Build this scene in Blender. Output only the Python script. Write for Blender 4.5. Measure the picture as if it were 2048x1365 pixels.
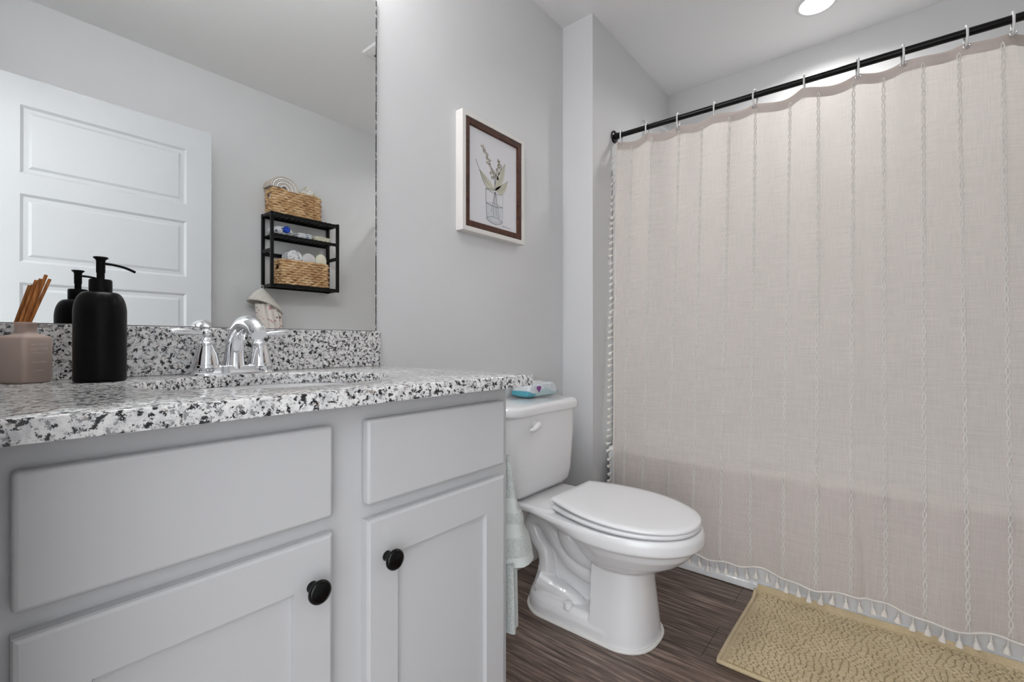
import bpy, math, random
from math import sin, cos, pi, sqrt, radians, atan2
from mathutils import Vector, Matrix
random.seed(7)
for o in list(bpy.data.objects): bpy.data.objects.remove(o)
SC = bpy.context.scene
COL = SC.collection

# ---------------------------------------------------------------- camera, world, exposure
CAMZ = 0.943
cd = bpy.data.cameras.new('camera'); cam = bpy.data.objects.new('camera', cd); COL.objects.link(cam)
cd.sensor_width = 36.0; cd.lens = 924.3*36/2048; cd.clip_start = 0.01
cam.location = (0, 0, CAMZ)
cam.rotation_euler = (radians(90+0.2136), 0, radians(39.6545-90))
SC.camera = cam
W = bpy.data.worlds.new('world'); SC.world = W; W.use_nodes = True
# added fill through the doorway, as from an unseen hallway: bright overhead, darker below
_n = W.node_tree.nodes; _tc = _n.new('ShaderNodeTexCoord'); _sx = _n.new('ShaderNodeSeparateXYZ'); _rp = _n.new('ShaderNodeValToRGB')
W.node_tree.links.new(_tc.outputs['Generated'], _sx.inputs[0]); _ma = _n.new('ShaderNodeMath'); _ma.operation = 'MULTIPLY_ADD'; _ma.inputs[1].default_value = 0.5; _ma.inputs[2].default_value = 0.5
W.node_tree.links.new(_sx.outputs['Z'], _ma.inputs[0]); W.node_tree.links.new(_ma.outputs[0], _rp.inputs[0])
_rp.color_ramp.elements[0].position = 0.25; _rp.color_ramp.elements[0].color = (0.30, 0.29, 0.28, 1)
_rp.color_ramp.elements[1].position = 0.54; _rp.color_ramp.elements[1].color = (1.5, 1.53, 1.57, 1)
W.node_tree.links.new(_rp.outputs[0], _n['Background'].inputs[0])
W.node_tree.nodes['Background'].inputs[1].default_value = 1.9
SC.view_settings.view_transform = 'Standard'; SC.view_settings.look = 'None'
SC.view_settings.gamma = 1.0; SC.view_settings.use_curve_mapping = False
SC.view_settings.exposure = 0.22
TUB_LIGHT = 5.0      # power of the recessed light over the tub (W)
VANITY_LIGHT = 36.0   # lit globes of the lamp above the mirror

# ---------------------------------------------------------------- material helpers
class NT:
    def __init__(s, name):
        s.m = bpy.data.materials.new(name); s.m.use_nodes = True
        s.t = s.m.node_tree; s.n = s.t.nodes; s.b = s.n['Principled BSDF']; s.out = s.n['Material Output']
    def new(s, ty, **kw):
        n = s.n.new(ty)
        for k, v in kw.items():
            if k.startswith('i_'):
                n.inputs[int(k[2:]) if k[2:].isdigit() else k[2:]].default_value = v
            else: setattr(n, k, v)
        return n
    def link(s, a, b): s.t.links.new(a, b)
    def coord(s, scale=(1, 1, 1), rot=(0, 0, 0)):
        c = s.new('ShaderNodeTexCoord'); m = s.new('ShaderNodeMapping')
        m.inputs['Scale'].default_value = scale; m.inputs['Rotation'].default_value = rot
        s.link(c.outputs['Object'], m.inputs['Vector']); return m.outputs['Vector']
    def noise(s, vec, scale, detail=3, rough=0.5):
        n = s.new('ShaderNodeTexNoise'); n.inputs['Scale'].default_value = scale
        n.inputs['Detail'].default_value = detail; n.inputs['Roughness'].default_value = rough
        s.link(vec, n.inputs['Vector']); return n.outputs['Fac']
    def ramp(s, fac, stops, interp='LINEAR'):
        r = s.new('ShaderNodeValToRGB'); r.color_ramp.interpolation = interp
        e = r.color_ramp.elements
        while len(e) < len(stops): e.new(0.5)
        for el, (p, c) in zip(e, stops):
            el.position = p; el.color = (*c, 1) if len(c) == 3 else c
        s.link(fac, r.inputs['Fac']); return r.outputs['Color']
    def mix(s, fac, a, b, blend='MIX'):
        m = s.new('ShaderNodeMix', data_type='RGBA', blend_type=blend)
        for v, i in ((fac, 0), (a, 6), (b, 7)):
            if hasattr(v, 'links'): s.link(v, m.inputs[i])
            elif i == 0: m.inputs[0].default_value = v
            else: m.inputs[i].default_value = (*v, 1)
        return m.outputs[2]
    def bump(s, h, strength=0.2, dist=0.002):
        b = s.new('ShaderNodeBump'); b.inputs['Strength'].default_value = strength
        b.inputs['Distance'].default_value = dist; s.link(h, b.inputs['Height']); s.link(b.outputs[0], s.b.inputs['Normal']); return b
    def base(s, c): 
        if hasattr(c, 'links'): s.link(c, s.b.inputs['Base Color'])
        else: s.b.inputs['Base Color'].default_value = (*c, 1)

def plain(name, col, rough=0.5, metal=0.0, bump=None, var=0.0, coat=0.0, spec=0.5):
    t = NT(name); t.b.inputs['Roughness'].default_value = rough; t.b.inputs['Metallic'].default_value = metal
    t.b.inputs['Coat Weight'].default_value = coat; t.b.inputs['Specular IOR Level'].default_value = spec
    v = t.coord()
    if var:
        f = t.noise(v, 14, 3)
        t.base(t.ramp(f, [(0.3, [c*(1-var) for c in col]), (0.7, [min(1, c*(1+var)) for c in col])]))
    else: t.base(col)
    if bump: t.bump(t.noise(v, bump[0], 3), bump[1], bump[2])
    return t.m

M = {}
M['wall'] = plain('wall_paint', (0.705, 0.708, 0.718), 0.55, bump=(220, 0.12, 0.001))
M['ceiling'] = plain('ceiling_paint', (0.90, 0.90, 0.905), 0.8, bump=(160, 0.15, 0.001))
M['trim'] = plain('trim_paint', (0.80, 0.80, 0.80), 0.35)
M['cabinet'] = plain('cabinet_paint', (0.57, 0.572, 0.582), 0.38, bump=(60, 0.03, 0.0005))
M['door'] = plain('door_paint', (0.60, 0.62, 0.635), 0.4)
M['porcelain'] = plain('porcelain', (0.89, 0.89, 0.90), 0.12, coat=0.4)
M['seat'] = plain('seat_plastic', (0.92, 0.92, 0.93), 0.22)
M['acrylic'] = plain('tub_acrylic', (0.82, 0.83, 0.84), 0.15, coat=0.3)
M['surround'] = plain('surround_acrylic', (0.72, 0.72, 0.72), 0.22)
M['chrome'] = plain('chrome', (0.86, 0.87, 0.89), 0.04, metal=1.0)
M['steel'] = plain('dull_steel', (0.55, 0.55, 0.56), 0.3, metal=1.0)
M['black'] = plain('black_matte', (0.0015, 0.0015, 0.002), 0.36, spec=0.14, bump=(90, 0.06, 0.0005))
M['black_knob'] = plain('black_knob_enamel', (0.001, 0.001, 0.001), 0.2, spec=0.3)
M['black_rod'] = plain('black_rod_enamel', (0.0015, 0.0015, 0.0015), 0.28, spec=0.3)
M['black_wood'] = plain('black_shelf_lacquer', (0.002, 0.0022, 0.0025), 0.4, spec=0.25)
M['caulk'] = plain('white_caulk', (0.80, 0.79, 0.76), 0.6)
M['ring'] = plain('white_plastic_ring', (0.78, 0.78, 0.78), 0.25)
M['grey_cloth'] = plain('grey_cloth', (0.62, 0.61, 0.62), 0.95, bump=(300, 0.3, 0.002), var=0.05)
M['cream_cloth'] = plain('cream_cloth', (0.72, 0.70, 0.58), 0.95, bump=(300, 0.3, 0.002), var=0.08)
M['white_cloth'] = plain('white_cloth', (0.78, 0.78, 0.78), 0.95, bump=(300, 0.3, 0.002), var=0.04)
M['tan_cloth'] = plain('beige_cloth', (0.60, 0.53, 0.47), 0.95, bump=(300, 0.3, 0.002), var=0.1)
M['blue'] = plain('blue_plastic', (0.01, 0.05, 0.42), 0.25)
M['frame_white'] = plain('frame_offwhite', (0.76, 0.74, 0.71), 0.5, bump=(40, 0.05, 0.001))
M['ink'] = plain('ink', (0.10, 0.10, 0.11), 0.8)
M['ink_soft'] = plain('pencil_wash', (0.42, 0.43, 0.47), 0.8)
M['petal'] = plain('petal_wash', (0.60, 0.54, 0.43), 0.8, var=0.25)
M['leaf'] = plain('leaf_wash', (0.57, 0.56, 0.46), 0.8, var=0.15)
M['paper'] = plain('paper', (0.74, 0.74, 0.77), 0.7)
M['water_wash'] = plain('water_wash', (0.63, 0.65, 0.69), 0.7)
M['lettering'] = plain('pale_lettering', (0.80, 0.72, 0.64), 0.5)
M['purple'] = plain('purple_print', (0.23, 0.05, 0.26), 0.4)
M['dark_gap'] = plain('dark_gap', (0.02, 0.02, 0.02), 0.8)

def glow(name, col, s):
    t = NT(name); t.b.inputs['Emission Color'].default_value = (*col, 1); t.b.inputs['Emission Strength'].default_value = s
    t.base((0.8, 0.8, 0.8)); return t.m
M['tub_lamp'] = glow('lit_lens', (1.0, 0.98, 0.95), 9.0)
M['vanity_lamp'] = glow('lit_globe', (1.0, 0.995, 0.99), VANITY_LIGHT)

def mirror_mat():
    t = NT('mirror_silver'); t.b.inputs['Metallic'].default_value = 1; t.b.inputs['Roughness'].default_value = 0.0
    t.base((0.90, 0.915, 0.91)); return t.m
M['mirror'] = mirror_mat()

def mirror_edge_mat():
    t = NT('worn_mirror_edge'); v = t.coord((1, 1, 0.55)); f = t.noise(v, 160, 4, 0.7)
    c = t.coord(); s = t.new('ShaderNodeSeparateXYZ'); t.link(c, s.inputs[0])
    r = t.new('ShaderNodeMapRange'); r.inputs[1].default_value = 1.30; r.inputs[2].default_value = 0.98
    r.inputs[3].default_value = 0.0; r.inputs[4].default_value = 0.16
    t.link(s.outputs['Z'], r.inputs[0])
    a = t.new('ShaderNodeMath', operation='ADD'); t.link(f, a.inputs[0]); t.link(r.outputs[0], a.inputs[1])
    t.base(t.ramp(a.outputs[0], [(0.56, (0.62, 0.63, 0.63)), (0.62, (0.02, 0.02, 0.02))]))
    t.b.inputs['Roughness'].default_value = 0.3; return t.m
M['mirror_edge'] = mirror_edge_mat()

def granite():
    t = NT('speckled_granite'); v = t.coord()
    w = t.noise(v, 55, 4, 0.7)
    base = t.ramp(w, [(0.38, (0.58, 0.58, 0.585)), (0.50, (0.74, 0.735, 0.73)), (0.66, (0.84, 0.835, 0.82))])
    g = t.noise(t.coord((1, 1, 1), (0.4, 0.7, 0.2)), 130, 5, 0.72)
    c1 = t.mix(t.ramp(g, [(0.548, (0, 0, 0)), (0.585, (1, 1, 1))]), base, (0.26, 0.26, 0.265))
    tn = t.noise(t.coord((1, 1, 1), (1.1, 0.2, 0.9)), 85, 4, 0.65)
    c2 = t.mix(t.ramp(tn, [(0.61, (0, 0, 0)), (0.66, (1, 1, 1))]), c1, (0.33, 0.275, 0.235))
    b = t.noise(t.coord((1, 1, 1), (0.2, 1.3, 0.5)), 125, 6, 0.70)
    c3 = t.mix(t.ramp(b, [(0.537, (0, 0, 0)), (0.560, (1, 1, 1))]), c2, (0.012, 0.012, 0.014))
    t.base(c3); t.b.inputs['Roughness'].default_value = 0.15
    t.b.inputs['Specular IOR Level'].default_value = 0.6
    return t.m
M['granite'] = granite()

def floor_mat():
    t = NT('dark_vinyl_planks')
    v = t.coord((1, 1, 1), (0, 0, pi/2))
    br = t.new('ShaderNodeTexBrick'); br.offset = 0.37
    br.inputs['Scale'].default_value = 1.0; br.inputs['Brick Width'].default_value = 1.22; br.inputs['Row Height'].default_value = 0.18
    br.inputs['Mortar Size'].default_value = 0.0011; br.inputs['Color1'].default_value = (0.25, 0.25, 0.25, 1)
    br.inputs['Color2'].default_value = (0.75, 0.75, 0.75, 1); br.inputs['Mortar'].default_value = (0, 0, 0, 1)
    t.link(v, br.inputs['Vector'])
    g = t.coord((38, 2.2, 1)); fine = t.noise(g, 2.2, 6, 0.62)
    g2 = t.coord((7, 0.9, 1)); wide = t.noise(g2, 1.3, 4, 0.6)
    col = t.ramp(fine, [(0.34, (0.046, 0.030, 0.023)), (0.50, (0.175, 0.126, 0.101)), (0.66, (0.38, 0.30, 0.255))])
    col2 = t.mix(wide, (0.35, 0.34, 0.33), (1.65, 1.6, 1.57)); col = t.mix(1.0, col, col2, 'MULTIPLY')
    pl = t.mix(br.outputs['Color'], (0.75, 0.75, 0.75), (1.2, 1.2, 1.2)); col = t.mix(1.0, col, pl, 'MULTIPLY')
    col = t.mix(br.outputs['Fac'], col, (0.012, 0.010, 0.009))
    t.base(col); t.b.inputs['Roughness'].default_value = 0.42; t.bump(fine, 0.2, 0.001); return t.m
M['floor'] = floor_mat()

def walnut():
    t = NT('walnut_frame'); v = t.coord((6, 6, 60)); f = t.noise(v, 2.5, 4, 0.6)
    v2 = t.coord((60, 6, 6)); f2 = t.noise(v2, 2.5, 4, 0.6)
    m = t.mix(0.5, f, f2)
    t.base(t.ramp(m, [(0.35, (0.030, 0.010, 0.006)), (0.65, (0.125, 0.048, 0.028))])); t.b.inputs['Roughness'].default_value = 0.5; t.b.inputs['Specular IOR Level'].default_value = 0.25; return t.m
M['walnut'] = walnut()

def wicker():
    t = NT('water_hyacinth_weave'); v = t.coord((1, 1, 1)); f = t.noise(v, 28, 2, 0.5)
    t.base(t.ramp(f, [(0.30, (0.36, 0.19, 0.08)), (0.5, (0.55, 0.345, 0.17)), (0.72, (0.68, 0.48, 0.28))]))
    t.b.inputs['Roughness'].default_value = 0.6; t.bump(t.noise(t.coord((120, 120, 400)), 2, 3), 0.3, 0.002); return t.m
M['wicker'] = wicker()

def linen(name, col, transl, transp, weave=True):
    t = NT(name)
    v1 = t.coord((3, 900, 12)); a = t.noise(v1, 1.0, 3, 0.7)
    v2 = t.coord((3, 10, 800)); b = t.noise(v2, 1.0, 3, 0.7)
    w = t.mix(0.5, a, b)
    colr = t.ramp(w, [(0.34, [c*0.95 for c in col]), (0.66, [min(1, c*1.04) for c in col])])
    d = t.new('ShaderNodeBsdfDiffuse'); tl = t.new('ShaderNodeBsdfTranslucent'); tp = t.new('ShaderNodeBsdfTransparent')
    t.link(colr, d.inputs[0]); t.link(colr, tl.inputs[0])
    bp = t.new('ShaderNodeBump'); bp.inputs['Strength'].default_value = 0.25; bp.inputs['Distance'].default_value = 0.001
    t.link(w, bp.inputs['Height']); t.link(bp.outputs[0], d.inputs['Normal'])
    m1 = t.new('ShaderNodeMixShader'); m1.inputs[0].default_value = transl
    t.link(d.outputs[0], m1.inputs[1]); t.link(tl.outputs[0], m1.inputs[2])
    m2 = t.new('ShaderNodeMixShader')
    if weave:
        fr = t.ramp(w, [(0.38, (transp*2.0,)*3), (0.60, (transp*0.35,)*3)]); t.link(fr, m2.inputs[0])
    else: m2.inputs[0].default_value = transp
    t.link(m1.outputs[0], m2.inputs[1]); t.link(tp.outputs[0], m2.inputs[2])
    t.link(m2.outputs[0], t.out.inputs['Surface']); return t.m
M['linen'] = linen('pale_pink_linen', (0.87, 0.805, 0.765), 0.49, 0.10)
M['linen_hem'] = linen('pale_pink_linen_double', (0.66, 0.585, 0.545), 0.20, 0.0, False)
M['yarn'] = linen('cream_yarn', (0.94, 0.91, 0.87), 0.14, 0.12, False)
M['tassel'] = plain('cream_tassel_yarn', (0.82, 0.775, 0.725), 0.9, bump=(500, 0.3, 0.001))

def liner_mat():
    t = NT('clear_vinyl_liner'); tp = t.new('ShaderNodeBsdfTransparent'); tp.inputs[0].default_value = (0.95, 0.97, 0.96, 1)
    g = t.new('ShaderNodeBsdfGlossy'); g.inputs['Roughness'].default_value = 0.12
    m = t.new('ShaderNodeMixShader'); m.inputs[0].default_value = 0.07
    t.link(tp.outputs[0], m.inputs[1]); t.link(g.outputs[0], m.inputs[2]); t.link(m.outputs[0], t.out.inputs['Surface']); return t.m
M['liner'] = liner_mat()

def frosted():
    t = NT('frosted_pink_glass')
    t.base((0.50, 0.395, 0.345)); t.b.inputs['Roughness'].default_value = 0.35
    t.b.inputs['Subsurface Weight'].default_value = 0.5; t.b.inputs['Subsurface Radius'].default_value = (0.02, 0.012, 0.01)
    t.b.inputs['Subsurface Scale'].default_value = 0.5
    return t.m
M['frosted'] = frosted()
def reed():
    t = NT('amber_reed'); v = t.coord((160, 160, 6)); f = t.noise(v, 1.5, 3)
    t.base(t.ramp(f, [(0.35, (0.30, 0.085, 0.012)), (0.65, (0.62, 0.24, 0.055))])); t.b.inputs['Roughness'].default_value = 0.55; return t.m
M['reed'] = reed()

def terry(name, col, dist=0.004):
    t = NT(name); v = t.coord(); f = t.noise(v, 260, 3, 0.6)
    t.base(t.ramp(f, [(0.3, [c*0.72 for c in col]), (0.6, col)])); t.b.inputs['Roughness'].default_value = 1.0
    t.b.inputs['Sheen Weight'].default_value = 0.3
    t.bump(f, 0.8, dist); return t.m
M['terry'] = terry('sage_terry', (0.58, 0.615, 0.60))
M['terry_band'] = plain('sage_flat_weave', (0.60, 0.635, 0.62), 0.9)
M['hood'] = terry('cream_terry', (0.70, 0.68, 0.61), 0.002)
def printed(name, base, spots):
    t = NT(name); v = t.coord(); c = base
    for i, (col, sc, th) in enumerate(spots):
        vv = t.coord((1, 1, 1), (0.3*i, 1.1*i, 0.7*i+0.2)); f = t.noise(vv, sc, 1, 0.3)
        c = t.mix(t.ramp(f, [(th, (0, 0, 0)), (th+0.02, (1, 1, 1))]), c, col)
    t.base(c); t.b.inputs['Roughness'].default_value = 0.95; return t.m
M['dotted_cloth'] = printed('white_cloth_dark_print', (0.74, 0.75, 0.78), [((0.06, 0.06, 0.08), 110, 0.64), ((0.40, 0.41, 0.47), 60, 0.63)])
M['yellow_cloth'] = printed('white_cloth_yellow_print', (0.76, 0.75, 0.70), [((0.62, 0.52, 0.16), 40, 0.62), ((0.50, 0.52, 0.55), 55, 0.66)])
M['striped_cloth'] = printed('white_cloth_grey_print', (0.74, 0.75, 0.77), [((0.33, 0.38, 0.50), 60, 0.60)])
M['floral_cloth'] = printed('cream_cloth_floral_print', (0.74, 0.69, 0.64), [((0.50, 0.27, 0.27), 62, 0.64), ((0.16, 0.10, 0.08), 55, 0.69)])

def mat_pile():
    t = NT('tan_pile'); v = t.coord(); f = t.noise(v, 9, 3, 0.5); f2 = t.noise(v, 420, 2, 0.5)
    c = t.ramp(f, [(0.35, (0.60, 0.485, 0.30)), (0.65, (0.74, 0.615, 0.41))])
    c = t.mix(t.ramp(f2, [(0.3, (0, 0, 0)), (0.65, (1, 1, 1))]), (0.54, 0.43, 0.26), c)
    t.base(c); t.b.inputs['Roughness'].default_value = 1.0; t.b.inputs['Sheen Weight'].default_value = 0.2
    t.bump(f2, 0.5, 0.002); return t.m
M['mat'] = mat_pile()

def wipes_mat():
    t = NT('teal_white_film'); c = t.coord(); s = t.new('ShaderNodeSeparateXYZ'); t.link(c, s.inputs[0])
    # waves: height threshold varies along the length
    w1 = t.new('ShaderNodeMath', operation='MULTIPLY_ADD'); t.link(s.outputs['X'], w1.inputs[0]); w1.inputs[1].default_value = 48; w1.inputs[2].default_value = 1.2
    sn = t.new('ShaderNodeMath', operation='SINE'); t.link(w1.outputs[0], sn.inputs[0])
    sc = t.new('ShaderNodeMath', operation='MULTIPLY_ADD'); t.link(sn.outputs[0], sc.inputs[0]); sc.inputs[1].default_value = 0.009; sc.inputs[2].default_value = 0.029
    df = t.new('ShaderNodeMath', operation='SUBTRACT'); t.link(sc.outputs[0], df.inputs[0]); t.link(s.outputs['Z'], df.inputs[1])
    f = t.ramp(df.outputs[0], [(0.0, (0, 0, 0)), (0.002, (1, 1, 1))])
    low = t.ramp(s.outputs['X'], [(0.0, (0.055, 0.33, 0.42)), (0.02, (0.40, 0.60, 0.62))])
    ad = t.new('ShaderNodeMath', operation='ADD'); ad.inputs[1].default_value = 0.058; t.link(s.outputs['X'], ad.inputs[0])
    low = t.ramp(ad.outputs[0], [(0.0, (0.09, 0.37, 0.46)), (0.012, (0.47, 0.62, 0.64))])
    top = t.mix(t.ramp(t.noise(c, 30, 2), [(0.45, (0, 0, 0)), (0.6, (1, 1, 1))]), (0.70, 0.74, 0.78), (0.62, 0.66, 0.68))
    t.base(t.mix(f, top, low)); t.b.inputs['Roughness'].default_value = 0.25; return t.m
M['wipes'] = wipes_mat()

# ---------------------------------------------------------------- mesh helpers
class MB:
    def __init__(s): s.v = []; s.f = []; s.m = []; s.mi = 0
    def add(s, vs, fs):
        k = len(s.v); s.v += [tuple(p) for p in vs]; s.f += [tuple(i+k for i in f) for f in fs]; s.m += [s.mi]*len(fs); return s
    def box(s, x0, x1, y0, y1, z0, z1):
        return s.add([(x0, y0, z0), (x1, y0, z0), (x1, y1, z0), (x0, y1, z0), (x0, y0, z1), (x1, y0, z1), (x1, y1, z1), (x0, y1, z1)],
                     [(0, 3, 2, 1), (4, 5, 6, 7), (0, 1, 5, 4), (1, 2, 6, 5), (2, 3, 7, 6), (3, 0, 4, 7)])
    def loft(s, rings, cap0=True, cap1=True, closed=True):
        n = len(rings[0]); vs = [p for r in rings for p in r]; fs = []
        for i in range(len(rings)-1):
            for j in range(n if closed else n-1):
                a = i*n+j; b = i*n+(j+1) % n; fs.append((a, b, b+n, a+n))
        if cap0: fs.append(tuple(range(n-1, -1, -1)))
        if cap1: fs.append(tuple(range((len(rings)-1)*n, len(rings)*n)))
        return s.add(vs, fs)
    def lathe(s, prof, c=(0, 0, 0), n=32, cap0=True, cap1=True, axis='z'):
        rings = []
        for r, h in prof:
            ring = []
            for k in range(n):
                a = 2*pi*k/n; p = (r*cos(a), r*sin(a), h)
                if axis == 'y': p = (r*cos(a), h, -r*sin(a))
                if axis == 'x': p = (h, r*cos(a), r*sin(a))
                ring.append((c[0]+p[0], c[1]+p[1], c[2]+p[2]))
            rings.append(ring)
        return s.loft(rings, cap0, cap1)
    def tube(s, pts, r, n=10, closed=False, flat=1.0, caps=True):
        P = [Vector(p) for p in pts]; R = r if isinstance(r, (list, tuple)) else [r]*len(P)
        rings = []; up = None; N = len(P)
        for i, p in enumerate(P):
            a = P[(i-1) % N] if (closed or i > 0) else p; b = P[(i+1) % N] if (closed or i < N-1) else p
            t = (b-a).normalized() if (b-a).length > 1e-9 else Vector((0, 0, 1))
            if up is None:
                up = Vector((0, 0, 1)) if abs(t.z) < 0.9 else Vector((1, 0, 0))
            u = (up - t*up.dot(t))
            if u.length < 1e-6: u = t.orthogonal()
            u.normalize(); w = t.cross(u); up = u
            rings.append([p+(u*cos(2*pi*k/n)*flat+w*sin(2*pi*k/n))*R[i] for k in range(n)])
        if closed: rings.append(rings[0])
        return s.loft(rings, caps and not closed, caps and not closed)
    def grid(s, fn, nu, nv):
        vs = [fn(i/(nu-1), j/(nv-1)) for i in range(nu) for j in range(nv)]
        fs = [(i*nv+j, (i+1)*nv+j, (i+1)*nv+j+1, i*nv+j+1) for i in range(nu-1) for j in range(nv-1)]
        return s.add(vs, fs)
    def build(s, name, mats, parent=None, bevel=0, ang=40, smooth=True, local=False, segs=2):
        o0 = Vector((0, 0, 0)); q = parent
        while q is not None and not local: o0 = o0 + q.location; q = q.parent
        me = bpy.data.meshes.new(name)
        me.from_pydata([(p[0]-o0.x, p[1]-o0.y, p[2]-o0.z) for p in s.v], [], s.f)
        for m in (mats if isinstance(mats, (list, tuple)) else [mats]): me.materials.append(m)
        me.polygons.foreach_set('material_index', s.m)
        if smooth:
            me.polygons.foreach_set('use_smooth', [True]*len(s.f)); me.set_sharp_from_angle(angle=radians(ang))
        me.validate(); me.update()
        o = bpy.data.objects.new(name, me); COL.objects.link(o)
        if parent: o.parent = parent
        if bevel:
            b = o.modifiers.new('bevel', 'BEVEL'); b.width = bevel; b.segments = segs; b.limit_method = 'ANGLE'; b.angle_limit = radians(35)
            b.harden_normals = False
        return o

def tag(o, label, cat, group=None):
    o['label'] = label; o['category'] = cat
    if group: o['group'] = group
    return o
def thing(name, loc, label, cat, group=None):
    o = bpy.data.objects.new(name, None); o.empty_display_size = 0.05; o.location = loc; COL.objects.link(o); return tag(o, label, cat, group)
def struct(o): o['kind'] = 'structure'; return o
def dup(o, name=None, parent=None):
    c = o.copy(); COL.objects.link(c)
    if parent: c.parent = parent
    for ch in list(o.children): dup(ch, None, c)
    return c
def rrect(x0, x1, y0, y1, z, r, n=5):
    pts = []
    for cx, cy, a0 in ((x1-r, y1-r, 0), (x0+r, y1-r, pi/2), (x0+r, y0+r, pi), (x1-r, y0+r, 1.5*pi)):
        for k in range(n+1):
            a = a0+pi/2*k/n; pts.append((cx+r*cos(a), cy+r*sin(a), z))
    return pts
def smoothpath(pts, n=8):
    P = [Vector(p) for p in pts]; out = []
    for i in range(len(P)-1):
        p0 = P[max(i-1, 0)]; p1 = P[i]; p2 = P[i+1]; p3 = P[min(i+2, len(P)-1)]
        for k in range(n):
            t = k/n
            out.append(0.5*((2*p1)+(p2-p0)*t+(2*p0-5*p1+4*p2-p3)*t*t+(3*p1-p0-3*p2+p3)*t**3))
    out.append(P[-1]); return out
def interp(xs, ys, x):
    if x <= xs[0]: return ys[0]
    for i in range(len(xs)-1):
        if x <= xs[i+1]:
            t = (x-xs[i])/(xs[i+1]-xs[i]); return ys[i]+(ys[i+1]-ys[i])*t
    return ys[-1]

# ---------------------------------------------------------------- room shell
CE = 2.44; YW = 1.2135; YF = -0.49; XL = 0.012; XW = 1.843; YA = 1.053; XR = 2.76
def sbox(name, mat, *b, bevel=0):
    return struct(MB().box(*b).build(name, mat, None, bevel))
sbox('floor', M['floor'], -0.12, XR+0.1, YF-0.1, YW+0.1, -0.06, 0)
sbox('ceiling', M['ceiling'], -0.12, XR+0.1, YF-0.1, YW+0.1, CE, CE+0.06)
sbox('wall_back', M['wall'], -0.12, XW, YW, YW+0.1, 0, CE)
sbox('wall_alcove', M['wall'], XW, XR+0.1, YA, YW+0.1, 0, CE)
sbox('wall_right', M['wall'], XR, XR+0.1, YF, YA, 0, CE)
sbox('wall_front', M['wall'], -0.12, XR+0.1, YF-0.1, YF, 0, CE)
o = MB(); o.box(-0.12, XL, 0.45, YW, 0, CE); o.box(-0.12, XL, YF, -0.355, 0, CE); o.box(-0.12, XL, -0.355, 0.45, 2.05, CE)
struct(o.build('wall_left', M['wall']))
def baseb(name, *b): sbox(name, M['trim'], *b, bevel=0.004)
baseb('baseboard_back', 0.785, XW, YW-0.014, YW, 0, 0.085)
baseb('baseboard_alcove', XW-0.014, XW, YA, YW-0.014, 0, 0.085)
baseb('baseboard_front', XL, 1.93, YF, YF+0.014, 0, 0.085)

# door leaf standing open in front of the front wall (seen in the mirror)
DX0, DX1, DYF, DYB, DZ1 = 0.055, 0.851, -0.320, -0.355, 2.03
m = MB()
tops = [1.915-0.363*k for k in range(5)]; px0, px1 = 0.168, 0.742
m.box(DX0, DX1, DYB, DYF-0.012, 0.012, DZ1)
def panel_face(y, x0, x1, z0, z1):
    rings = []
    for off, d in ((0, 0), (0.010, 0.0075), (0.024, 0.0075), (0.034, 0.003)):
        rings.append([(x0+off, y-d, z0+off), (x1-off, y-d, z0+off), (x1-off, y-d, z1-off), (x0+off, y-d, z1-off)])
    m.loft([r[::-1] for r in rings], False, True)
def quad(x0, x1, z0, z1, y): m.add([(x0, y, z0), (x1, y, z0), (x1, y, z1), (x0, y, z1)], [(3, 2, 1, 0)])
quad(DX0, px0, 0.012, DZ1, DYF); quad(px1, DX1, 0.012, DZ1, DYF)
zs = [DZ1]
for tp in tops: zs += [tp, tp-0.28]
zs.append(0.012)
for i in range(0, len(zs), 2): quad(px0, px1, zs[i+1], zs[i], DYF)
for tp in tops: panel_face(DYF, px0, px1, tp-0.28, tp)
for x in (DX0, DX1): m.add([(x, DYF-0.012, 0.012), (x, DYF, 0.012), (x, DYF, DZ1), (x, DYF-0.012, DZ1)], [(0, 1, 2, 3)])
m.add([(DX0, DYF-0.012, DZ1), (DX1, DYF-0.012, DZ1), (DX1, DYF, DZ1), (DX0, DYF, DZ1)], [(0, 1, 2, 3)])
door = struct(m.build('door_1', M['door'], smooth=False))
h = MB(); h.lathe([(0.026, 0), (0.026, 0.006), (0.012, 0.010), (0.011, 0.035), (0.024, 0.045), (0.027, 0.056), (0.020, 0.066)], (0.79, DYF, 0.91), 24, axis='y')
h.build('door_handle', M['steel'], door)

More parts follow.
